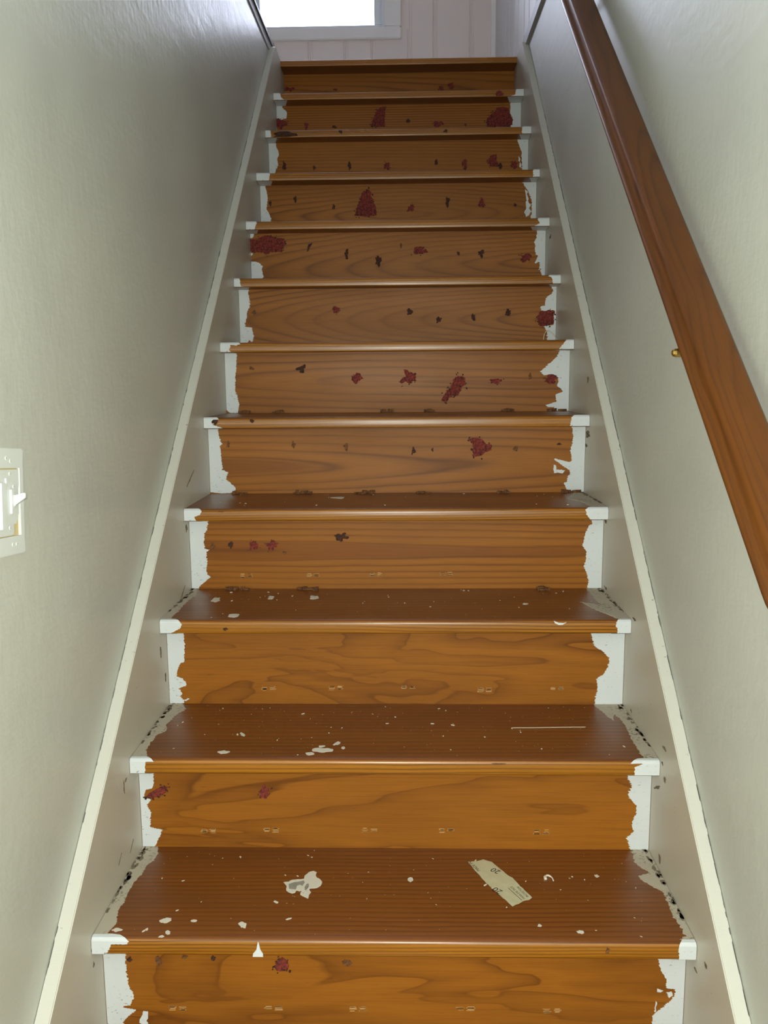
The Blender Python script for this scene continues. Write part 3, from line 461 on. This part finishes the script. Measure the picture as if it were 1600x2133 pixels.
def tread(i):
    y = (i - 1) * G; z = ZT.get(i, i * R); th = TH.get(i, .0275); yb = (i * G + OV.get(i + 1, .045) + .002) if i < 12 else 11 * G + .20
    r1 = .009 if i < 12 else .006; r2 = .0025; prof = []
    prof.append((yb - y, 0))
    for k in range(7):
        a = math.pi / 2 + k / 6 * math.pi / 2; prof.append((r1 + r1 * math.cos(a), -r1 + r1 * math.sin(a)))
    for k in range(1, 5):   # gently convex front face
        f = k / 5; zq = -r1 - f * (th - r1 - r2); prof.append((-.0005 * math.sin(math.pi * f), zq))
    for k in range(4):
        a = math.pi + k / 3 * math.pi / 2; prof.append((r2 + r2 * math.cos(a), -th + r2 + r2 * math.sin(a)))
    prof.append((yb - y, -th))
    mt = mat_wood('tread_wood_%d' % i, 'quarter', 200 + i, (.205, .061, .006), (.066, .018, .003), ring=(.019, .0125, .016, .021)[i % 4], slope=.012, wob=.010, contrast=1.05, rough=.40, coat=.3, red=(.125, .039, .006), axes='xy', spec=.5)
    mf = mat_wood('nosing_wood_%d' % i, 'quarter', 300 + i, (.385, .142, .003), (.076, .019, .001), ring=(.0068, .0056, .0078)[i % 3], slope=(-.012, .01, .004)[i % 3], wob=.0030, contrast=1.25, rough=.30, coat=.15, freqx=1.6, spec=.55)
    n = len(prof); V = []
    for x in (-HW + .0002, HW - .0002):
        for (u, v) in prof: V.append((x, u, v))
    F = [tuple(range(n)), tuple(range(2 * n - 1, n - 1, -1))]; idx = [0, 0]
    for k in range(n):
        F.append((k, k + n, (k + 1) % n + n, (k + 1) % n)); idx.append(1 if 4 <= k <= 14 else 0)
    o = mobj('tread', V, F, [mt, mf], None, (0, y, z), mat_idx=idx); fix(o)
    for q in o.data.polygons: q.use_smooth = len(q.vertices) == 4
    o.data.set_sharp_from_angle(angle=math.radians(40))
    return part(o, st)
for s in (-1, 1): gap_line(s, -.2, 1.9, 170 if s > 0 else 60, s + 5)
mark_on(1, SMR, M['dust'], 'scuff_mark', 'dark scuffs and dust clumps')
mark_on(-1, SML, M['dust'], 'scuff_mark', 'dark scuffs and dust clumps')
RIS = {i: riser(i) for i in range(0, 13)}
TRD = {i: tread(i) for i in range(0, 13)}
print_ = None

def wl(o): return o.location + o.parent.location   # board's world place
def sub(name, parent, V, F, mat, label=None, smooth=False):
    b = wl(parent); c = Vector((0, 0, 0))
    for v in V: c += Vector(v)
    c /= len(V)
    o = mobj(name, [Vector(v) - c for v in V], F, mat, None, c - b, smooth); o.parent = parent
    if label: o['label'] = label
    return fix(o)

# white paint left at the riser ends
def riser_to3(i):
    y = (i - 1) * G + OV[i]
    return lambda a, b, t: (a, y - t, b)
def front_to3(i):
    y = (i - 1) * G
    return lambda a, b, t: (a, y - t, b)
def top_to3(i):
    z = ZT[i]
    return lambda a, b, t: (a, b, z + t)
for side, tab in ((-1, RL), (1, RR)):
    for i, line in tab.items():
        zt = ZT[i] - TH[i] - .0008; zb = ZT.get(i - 1, 0) + .0008
        ln = [(x, min(max(z, zb), zt)) for x, z in line]; ln[0] = (ln[0][0], zt)
        if abs(ln[-1][1] - zb) < .03 and i not in (5, 6): ln[-1] = (ln[-1][0], zb)
        ln = jag(ln, .0013, .0024, i * 7 + side)
        e = side * (HW - .0008)
        poly = [(e, zt)] + ln + ([(e, zb)] if i not in (5, 6) or side > 0 else [(e, ln[-1][1])])
        V, F = [], []; film_geo(poly, .0006, riser_to3(i), V, F)
        sub('paint_edge', RIS[i], V, F, M['paint'], 'jagged white paint left at the riser end')
for i, poly in IS:
    V, F = [], []; film_geo(jag(poly + [poly[0]], .003, .0018, i, False)[:-1], .0005, riser_to3(i), V, F)
    sub('paint_smear', RIS[i], V, F, M['paint'], 'stray white paint smear on the riser')
# white paint round the nosing ends (front face, rounded edge and underside)
for side, tab in ((-1, NL), (1, NR)):
    for i, line in tab.items():
        z1 = ZT[i] - .004; z0 = ZT[i] - TH[i] + .0012
        ln = [(x, min(max(z, z0), z1)) for x, z in line]; ln[0] = (ln[0][0], z1); ln[-1] = (ln[-1][0], z0)
        jl = jag(ln, .002, .002, i * 5 + side)
        e = side * (HW - .0008); V, F = [], []
        film_geo([(e, z1)] + jl + [(e, z0)], .0012, front_to3(i), V, F)
        # paint lapping over the rounded front edge onto the top
        xa = ln[0][0]; y = (i - 1) * G; k = len(V)
        arc = [(-.0012, -.0045), (-.0004, -.0025), (.0028, .0004), (.0090, .0008), (.0115, .0005)]
        for q, (dy, dz) in enumerate(arc):
            f = 1 - .5 * (q / 4) ** 2
            V += [(e, y + dy, ZT[i] + dz), (e + (xa - e) * f, y + dy, ZT[i] + dz)]
        for q in range(4): F.append((k + 2*q, k + 2*q + 1, k + 2*q + 3, k + 2*q + 2))
        # underside
        k = len(V); xb = ln[-1][0] + (-side) * .012; zu = ZT[i] - TH[i] - .0004; ov = OV[i]
        V += [(e, y + .001, zu), (xb, y + .001, zu), (ln[-1][0] + side * .004, y + ov - .002, zu), (e, y + ov - .002, zu)]; F.append((k, k+1, k+2, k+3))
        sub('paint_edge', TRD[i], V, F, M['paint'], 'white paint on the nosing end')
# dusty paint strips on the tread tops along the stringers
for side, tab in ((-1, TL), (1, TR)):
    for i, line in tab.items():
        y0 = (i - 1) * G + .010; y1 = i * G + OV[i + 1] - .001
        ln = [(x, min(max(y, y0), y1)) for x, y in line]; ln[0] = (ln[0][0], y1); ln[-1] = (ln[-1][0], y0)
        ln = jag(ln, .003, .003, i * 11 + side, False); e = side * (HW - .0008)
        V, F = [], []; film_geo([(e, y1)] + ln + [(e, y0)], .0007, top_to3(i), V, F)
        sub('paint_edge', TRD[i], V, F, M['dusty'], 'dusty grey paint strip beside the stringer')
        # dust gathered in the corner
        V, F = [], []
        rr = random.Random(i + side * 50)
        for q in range(26):
            f = rr.random() ** 1.2; yq = y1 - f * (y1 - y0) * .8
            film_geo(blob(e - side * rr.uniform(.001, .010) * (1.2 - f), yq, rr.uniform(.0015, .004), rr.uniform(.003, .009), 0, q, 8, .4), .0012, top_to3(i), V, F)
        d = sub('dust_line', TRD[i], V, F, M['dust'], 'dark dust gathered in the corner'); d['kind'] = 'stuff'

# red and dark residue of old carpet backing
def crumbs(poly, to3, V, F, rr, n, size):
    for q in range(n):
        a = rr.choice(poly); c = poly[0]
        x = a[0] + rr.gauss(0, size * 1.2); z = a[1] + rr.gauss(0, size * 1.2)
        film_geo(blob(x, z, size * rr.uniform(.3, .9), size * rr.uniform(.3, .9), rr.random() * 3, q, 6, .4, .2), rr.uniform(.0008, .0022), to3, V, F)
def clampz(poly, i):
    lo, hi = ZT.get(i - 1, 0) + .001, ZT[i] - TH[i] - .001
    return [(a, min(max(b_, lo), hi)) for a, b_ in poly]
def residue(parent, poly, t, to3, seed, big=False):
    rr = random.Random(seed); V, F = [], []
    film_geo(poly, .0011, to3, V, F)
    o = sub('residue_patch', parent, V, F, M[t], {'r': 'crumbling dark red backing residue', 'd': 'dark glue residue', 'b': 'brown glue residue'}[t])
    if t == 'r' or big:
        V, F = [], []; w = max(p[0] for p in poly) - min(p[0] for p in poly)
        crumbs(poly, to3, V, F, rr, 9 if not big else 22, min(max(.0022, w * .06), .0035))
        # joined as dark crumbs of the same patch
        k = len(o.data.materials); me2 = bpy.data.meshes.new('c'); 
        bm = bmesh.new(); bm.from_mesh(o.data); off = -(o.location + wl(parent))
        vs = [bm.verts.new(Vector(v) + off) for v in V]
        for f in F:
            try: fc = bm.faces.new([vs[q] for q in f]); fc.material_index = 1
            except ValueError: pass
        bmesh.ops.recalc_face_normals(bm, faces=bm.faces); bm.to_mesh(o.data); bm.free(); o.data.materials.append(M['d']); bpy.data.meshes.remove(me2)
    return o
for q, (i, cx, cz, w, h, t, a) in enumerate(RP):
    residue(RIS[i], clampz(blob(cx, cz, w * .95, h * .95, a, 40 + q, 22, .5, .22), i), t, riser_to3(i), q)
for q, (i, poly, t) in enumerate(RPP):
    residue(RIS[i], clampz(jag(poly + [poly[0]], .004, .0035, q, False)[:-1], i), t, riser_to3(i), 500 + q, True)
for q, (i, cx, cz, w, h, t, a) in enumerate(FP):
    p_ = [(x, min(max(z, ZT[i] - TH[i] + .002), ZT[i] - .005)) for x, z in blob(cx, cz, w, h, a, 90 + q, 18, .4, .2)]
    V, F = [], []; film_geo(p_, .0016, front_to3(i), V, F); sub('residue_patch', TRD[i], V, F, M[t], 'dark residue on the nosing')
# pairs of pale scuffs where tack strip was pried off
for q, (i, cx, cz) in enumerate(SC):
    rr = random.Random(q); V, F = [], []
    for dx in (-.0085, .0085):
        for s in range(rr.randint(6, 10)):
            z = cz + rr.uniform(-.0042, .0042); x = cx + dx + rr.uniform(-.0012, .0012); L = rr.uniform(.0035, .0068); hh = rr.uniform(.0003, .0009)
            film_geo([(x - L, z - hh), (x + L, z - hh * .6), (x + L * .9, z + hh), (x - L * .95, z + hh * .7)], .0003, riser_to3(i), V, F)
    sub('scuff_mark', RIS[i], V, F, M['scuff'], 'pale pair of scraped nail marks')
# paint spots on the treads
for q, (i, cx, cy, w, h, a) in enumerate(TS):
    V, F = [], []; film_geo(blob(cx, cy, w * .9, h * .9, a, 700 + q, 18, .35, .10), .0006, top_to3(i), V, F)
    sub('paint_drip', TRD[i], V, F, M['spot'], 'dried pale paint drip')
V, F = [], []; film_geo(jag(BIG + [BIG[0]], .004, .0012, 3, False)[:-1], .0008, top_to3(1), V, F)
bigs = sub('paint_drip', TRD[1], V, F, M['spot'], 'large greyish dried paint splotch')
V, F = [], []; film_geo(BIGD, .0011, top_to3(1), V, F); film_geo(BIGD2, .0012, top_to3(1), V, F)
sub('putty_stain', TRD[1], V, F, M['spot_dark'], 'grey gritty stain inside the paint splotch')

# ---------------------------------------------------------------- handrail
def rail_z(y): return R + SL * y + .90 + .037 * (.985 - y)
hr = empty('handrail', (.442, -.33, rail_z(-.33) - .05))
tag(hr, 'long varnished oak handrail fixed along the right wall', 'handrail')
xr, xl = .478, .4055
# profile: x across, z up (vertical cut); rounded top, cove and bead on the stair side
prof = [(xr, -.010), (xr - .001, -.004), (xr - .004, -.0008), (xr - .010, .0), (xl + .040, .0004), (xl + .0235, -.0002), (xl + .0185, -.0016), (xl + .0160, -.0045), (xl + .0150, -.0085), (xl + .0138, -.0120), (xl + .0118, -.0142), (xl + .0092, -.0148),
        (xl + .0062, -.0135), (xl + .0034, -.0138), (xl + .0012, -.0160), (xl, -.0200), (xl + .0004, -.0245), (xl + .0022, -.0280), (xl + .0050, -.0300), (xl + .0060, -.0345), (xl + .0095, -.0375), (xl + .016, -.0390), (xr - .014, -.0400), (xr - .004, -.038), (xr, -.030)]
ys = [-.345, -.342, -.335, -.325] + [-.30 + k * .1 for k in range(25)]
shr = [.72, .86, .97, 1.0] + [1.0] * 25
V, F = [], []; n = len(prof); cxm = (xl + xr) / 2; czm = -.02
for y, s_ in zip(ys, shr):
    for (x, z) in prof: V.append((cxm + (x - cxm) * (1 - (1 - s_) * .35) , y, rail_z(y) + czm + (z - czm) * s_))
for a in range(len(ys) - 1):
    for k in range(n): F.append((a * n + k, a * n + (k + 1) % n, (a + 1) * n + (k + 1) % n, (a + 1) * n + k))
F.append(tuple(range(n))); F.append(tuple(range(len(V) - 1, len(V) - n - 1, -1)))
b0 = hr.location
ro = mobj('rail', [Vector(v) - b0 for v in V], F, mat_rail(), hr); fix(ro)
for q in ro.data.polygons: q.use_smooth = len(q.vertices) == 4
ro.data.set_sharp_from_angle(angle=math.radians(50))
for yb_ in (.02, 1.15, 1.95):
    V, F = [], []; zr = rail_z(yb_) - .040
    tube_geo(smooth_line([(XW, yb_, zr - .055), (XW - .02, yb_, zr - .056), (XW - .045, yb_, zr - .04), (XW - .055, yb_, zr - .006)]), .006, V, F, 8)
    for (x0, x1, rad) in ((XW - .006, XW, .022),):
        tube_geo([(x0, yb_, zr - .055), (x1, yb_, zr - .055)], rad, V, F, 14)
    # saddle plate below the rail and the rounded bolt head at its stair-side end
    k = len(V)
    for dy in (-.012, .012):
        for (x, dz) in ((xr - .01, -.0005), (xl + .014, -.0005), (xl + .014, -.0040), (xr - .01, -.0040)): V.append((x, yb_ + dy, rail_z(yb_ + dy) - .040 + dz))
    F += [(k, k+1, k+2, k+3), (k+7, k+6, k+5, k+4)] + [(k + q, k + 4 + q, k + 4 + (q + 1) % 4, k + (q + 1) % 4) for q in range(4)]
    zn = zr - .0075
    tube_geo([(xl + .020, yb_, zn), (xl + .004, yb_, zn), (xl + .001, yb_, zn), (xl - .001, yb_, zn), (xl - .002, yb_, zn)], [.0062, .0062, .0056, .0042, .0020], V, F, 14)
    br = mobj('bracket', [Vector(v) - b0 for v in V], F, M['brass'], hr); br['label'] = 'small brass wall bracket'; fix(br)

# ---------------------------------------------------------------- light switch on the left wall
sw = empty('light_switch', (-XW, -.128, .838))
SW_PLACE = ((-XW, -.1335, .841), (-.095, 0, 0))   # the plate sits crooked
tag(sw, 'white toggle light switch with bare painted plate on the left wall', 'light switch')
sb = sw.location.copy()
def swbox(name, y0, y1, z0, z1, x0, x1, mat, parent=None, bevel=.0006, label=None):
    o = box(name, -XW + x0, -XW + x1, y0, y1, z0, z1, mat, None, bevel)
    par = parent or sw
    base = sb if par is sw else sb + par.location
    o.location = o.location - base; o.parent = par
    if label: o['label'] = label
    return o
PY0, PY1, PZ0, PZ1 = -.172, -.0855, .838, .979
# plate frame: four sides round the opening
V, F = [], []
IY0, IY1, IZ0, IZ1 = -.160, -.0975, .863, .953
for a in ((PY0, PY1, PZ0, IZ0), (PY0, PY1, IZ1, PZ1), (PY0, IY0, IZ0, IZ1), (IY1, PY1, IZ0, IZ1)): box_geo(0, .0045, a[0] - sb.y, a[1] - sb.y, a[2] - sb.z, a[3] - sb.z, V, F)
pl = mobj('plate', V, F, M['switch'], sw)
bm = bmesh.new(); bm.from_mesh(pl.data); bmesh.ops.remove_doubles(bm, verts=bm.verts, dist=1e-6)
bmesh.ops.bevel(bm, geom=[e for e in bm.edges if e.calc_length() > .05 and all(v.co.x > .004 for v in e.verts) and (all(abs(v.co.y - (PY1 - sb.y)) < 1e-5 for v in e.verts) or all(abs(v.co.z - (PZ0 - sb.z)) < 1e-5 for v in e.verts) or all(abs(v.co.z - (PZ1 - sb.z)) < 1e-5 for v in e.verts))], offset=.0018, segments=2, affect='EDGES'); bm.to_mesh(pl.data); bm.free(); fix(pl)
swbox('wall_box', IY0, IY1, IZ0, IZ1, .0002, .0010, M['beige'], label='bare plaster showing beside the switch body')
def swpoly(name, pts, x0, x1, mat, parent=sw, label=None):
    V, F = [], []
    film_geo([(y - sb.y, z - sb.z) for y, z in pts], x1, lambda a, b_, t: (t, a, b_), V, F, -x0)
    o = mobj(name, V, F, mat, parent); 
    if label: o['label'] = label
    return fix(o)
yoke = [(-.158, .951), (-.105, .951), (-.099, .952), (-.098, .931), (-.101, .925), (-.101, .892), (-.106, .887), (-.110, .880), (-.116, .879), (-.1165, .866), (-.121, .8645), (-.158, .8645)]
swpoly('yoke', yoke, .0010, .0034, M['switch'])
swpoly('collar', [(-.138, .940), (-.112, .936), (-.107, .930), (-.107, .886), (-.113, .879), (-.140, .879)], .0034, .0052, M['switch'])
swbox('switch_body', -.160, -.146, .874, .934, .0034, .0090, M['switch'])
swbox('toggle_seat', -.131, -.1235, .893, .925, .0052, .0085, M['switch'])
# lever
V = []
for (x, y, z, hy, hz) in ((.004, -.1215, .907, .0040, .0105), (.010, -.1215, .911, .0036, .0065), (.0205, -.1210, .9165, .0030, .0040), (.0225, -.1210, .9170, .0024, .0030)):
    for (a, b_) in ((-1, -1), (1, -1), (1, 1), (-1, 1)): V.append((x, y + a * hy - sb.y, z + b_ * hz - sb.z))
F = [(0, 1, 2, 3), (12, 15, 14, 13)] + [(r * 4 + k, r * 4 + (k + 1) % 4, r * 4 + 4 + (k + 1) % 4, r * 4 + 4 + k) for r in range(3) for k in range(4)]
lv = fix(mobj('toggle', V, F, M['switch'], sw))
bm = bmesh.new(); bm.from_mesh(lv.data); bmesh.ops.bevel(bm, geom=list(bm.edges), offset=.0007, segments=2, affect='EDGES'); bm.to_mesh(lv.data); bm.free()
for (y, z, h) in ((-.1185, .9285, .0052), (-.128, .8745, .0034), (-.1245, .9455, .0034), (-.124, .962, .0044), (-.136, .966, .0044), (-.112, .852, .0044), (-.123, .852, .0044)):
    V, F = [], []; tube_geo([(h, y - sb.y, z - sb.z), (h + .0009, y - sb.y, z - sb.z)], .0026, V, F, 12); s_ = mobj('screw', V, F, M['switch'], sw); fix(s_)
    V, F = [], []; box_geo(h + .0007, h + .0011, y - sb.y - .0018, y - sb.y + .0018, z - sb.z - .0003, z - sb.z + .0003, V, F); sl = mobj('slot', V, F, M['screw'], s_)

sw.location, sw.rotation_euler = SW_PLACE
# ---------------------------------------------------------------- loose things on the stairs
def loose(name, V, F, mat, label, cat, smooth=False, group=None):
    zmin = min(v[2] for v in V); c = Vector((sum(v[0] for v in V) / len(V), sum(v[1] for v in V) / len(V), zmin))
    o = fix(mobj(name, [Vector(v) - c for v in V], F, mat, None, c, smooth)); return tag(o, label, cat, group)
# torn strip of printed masking tape
z1 = ZT[1]
tp = empty('tape_strip', (sum(p[0] for p in TAPE) / len(TAPE), sum(p[1] for p in TAPE) / len(TAPE), z1)); tag(tp, 'torn strip of printed masking tape lying on the lowest tread', 'tape')
b0 = tp.location
def tape_h(x, y):
    return .0004 + .0007 * (math.sin((x - .19) * 60) * .5 + .5)
poly = jag(TAPE + [TAPE[0]], .005, .0008, 4, False)[:-1]
V, F = [], []
tri = tessellate_polygon([[Vector((a, b_, 0)) for a, b_ in poly]]); n = len(poly)
bm = bmesh.new(); vs = [bm.verts.new((a, b_, 0)) for a, b_ in poly]; fc = bm.faces.new(vs)
bmesh.ops.triangulate(bm, faces=[fc]); bmesh.ops.subdivide_edges(bm, edges=list(bm.edges), cuts=2, use_grid_fill=True)
for v in bm.verts: v.co.z = tape_h(v.co.x, v.co.y) 
ret = bmesh.ops.extrude_face_region(bm, geom=list(bm.faces))
for g in ret['geom']:
    if isinstance(g, bmesh.types.BMVert): g.co.z += .0002
bmesh.ops.recalc_face_normals(bm, faces=bm.faces)
me = bpy.data.meshes.new('strip'); bm.to_mesh(me); bm.free(); me.materials.append(M['tape'])
for v in me.vertices: v.co = Vector((v.co.x - b0.x, v.co.y - b0.y, v.co.z))
to = bpy.data.objects.new('strip', me); COL.objects.link(to); to.parent = tp
for word, (s0, s1) in TXT:
    cu = bpy.data.curves.new('print', 'FONT'); cu.body = word; cu.size = 1.0; cu.extrude = 0
    tmp = bpy.data.objects.new('tmp_text', cu); COL.objects.link(tmp); bpy.context.view_layer.update()
    mesh = bpy.data.meshes.new_from_object(tmp.evaluated_get(bpy.context.evaluated_depsgraph_get())); bpy.data.objects.remove(tmp)
    xs = [v.co.x for v in mesh.vertices]; w = max(xs) - min(xs); x00 = min(xs)
    d = Vector((s1[0] - s0[0], s1[1] - s0[1], 0)); L = d.length; d.normalize(); up = Vector((-d.y, d.x, 0)); k = L / w
    ky = k * (1.0 if word == '20' else 1.15)
    for v in mesh.vertices:
        q = Vector((s0[0], s0[1], 0)) + d * (v.co.x - x00) * k + up * v.co.y * ky
        v.co = Vector((q.x - b0.x, q.y - b0.y, tape_h(q.x, q.y) + .0004))
    mesh.materials.clear(); mesh.materials.append(M['blackprint'])
    o = bpy.data.objects.new('printed_text', mesh); COL.objects.link(o); o.parent = tp; o['label'] = 'black printed lettering on the tape'
(ax, ay), (bx, by) = UL; d = Vector((bx - ax, by - ay, 0)).normalized(); u = Vector((-d.y, d.x, 0)) * .0005; V = []
for f in [k / 8 for k in range(9)]:
    for s_ in (-1, 1):
        q = Vector((ax + (bx - ax) * f, ay + (by - ay) * f, 0)) + u * s_; V.append((q.x - b0.x, q.y - b0.y, tape_h(q.x, q.y) + .0004))
o = mobj('printed_line', V, [(2*k, 2*k+1, 2*k+3, 2*k+2) for k in range(8)], M['blackprint'], tp)

# paint chip leaning on the lowest nosing
yf = -.0012
V, F = [], []; film_geo([(-.2185, .1682), (-.2020, .1682), (-.2022, .1735), (-.2060, .1800), (-.2085, .1930), (-.2098, .1935), (-.2125, .1800), (-.2178, .1735)], .0012, lambda a, b_, t: (a, -.0006 - t, b_), V, F)
loose('paint_chip', V, F, M['paint'], 'white triangular paint chip stuck upright on the lowest nosing', 'paint chip')
V, F = [], []; film_geo([(.3200, .5865), (.3225, .5815), (.3300, .5778), (.3380, .5782), (.3460, .5835), (.3400, .5818), (.3300, .5822)], .0012, lambda a, b_, t: (a, 2 * G - .0006 - t, b_), V, F)
loose('paint_chip', V, F, M['paint'], 'small white crescent paint chip on the third nosing near the right end', 'paint chip')
V, F = [], []; tube_geo(smooth_line([(.2685, .1700, z1 + .0012), (.2682, .1780, z1 + .0014), (.2735, .1812, z1 + .0022), (.2795, .1760, z1 + .0016), (.2809, .1663, z1 + .0012)], 5), [.0008] + [.0028] * 5 + [.0018] * 8 + [.0012] * 7, V, F, 7)
loose('paint_chip', V, F, M['crumb'], 'pale hook-shaped paint curl on the lowest tread right of the tape', 'paint chip', True)
# straw-like fibres
yr7 = 6 * G + OV[7]
V, F = [], []; z6 = ZT[6]
tube_geo(smooth_line([(.401, 5 * G + .05, z6 + .0008), (.404, 5 * G + .052, z6 + .018), (.413, 5 * G + .054, z6 + .028), (.425, 5 * G + .055, z6 + .020), (.439, 5 * G + .056, z6 + .0012)], 6), .0010, V, F, 6)
loose('carpet_fibre', V, F, M['fibre'], 'curled straw-coloured fibre arched on the sixth tread by the red square', 'fibre', True)
z2 = ZT[2]
V, F = [], []; tube_geo(smooth_line([(.2302, .3645, z2 + .0007), (.2320, .3690, z2 + .0007), (.27, .3700, z2 + .0008), (.33, .3735, z2 + .0007), (.3739, .3745, z2 + .0007)], 6), .0006, V, F, 6)
loose('carpet_fibre', V, F, M['fibre'], 'long straight straw fibre lying on the second tread', 'fibre', True)
# crumbs nobody could count
def loose_to3(i):
    z = ZT[i] + .0003
    return lambda a, b, t: (a, b, z + t)
def crumb_field(i, n, seed, label, mat='crumb', smax=.0015):
    rr = random.Random(seed); V, F = [], []
    for q in range(n):
        x = rr.uniform(-.43, .43); y = (i - 1) * G + .012 + rr.random() ** .8 * (G + OV[i + 1] - .02); s_ = .0004 + rr.random() ** 5 * smax; a = rr.random() * 3
        film_geo(blob(x, y, s_ * rr.uniform(.8, 2.4), s_ * .7, a, q, 6, .3, .2), s_ * .7, loose_to3(i), V, F)
    o = loose('paint_crumbs', V, F, M[mat], label, 'crumbs'); o['kind'] = 'stuff'
crumb_field(1, 110, 1, 'tiny pale paint crumbs scattered over the lowest tread')
crumb_field(2, 150, 2, 'tiny pale paint crumbs scattered over the second tread')
crumb_field(3, 90, 3, 'tiny pale paint crumbs scattered over the third tread')
crumb_field(4, 50, 4, 'tiny pale paint crumbs scattered over the fourth tread')
# brown scraps of backing in the angle of upper treads
def scraps(i, spots, label):
    V, F = [], []
    yb_ = i * G + OV[i + 1] - .008
    rr = random.Random(i)
    for x in spots:
        for q in range(6):
            s_ = rr.uniform(.002, .007)
            film_geo(blob(x + rr.gauss(0, .010), yb_ - abs(rr.gauss(0, .006)), s_ * 1.6, s_ * .7, rr.uniform(-.5, .5), q, 8, .4, .25), rr.uniform(.002, .009), loose_to3(i), V, F)
    o = loose('backing_scraps', V, F, M['b'], label, 'scraps'); o['kind'] = 'stuff'
scraps(5, [-.43, -.33, -.02, .10, .30, .43], 'brown scraps of old backing along the back of the fifth tread')
scraps(4, [-.40, -.24, -.08, .06, .27, .43], 'brown scraps of old backing along the back of the fourth tread')
scraps(3, [-.36, -.20, .33], 'few brown scraps along the back of the third tread')
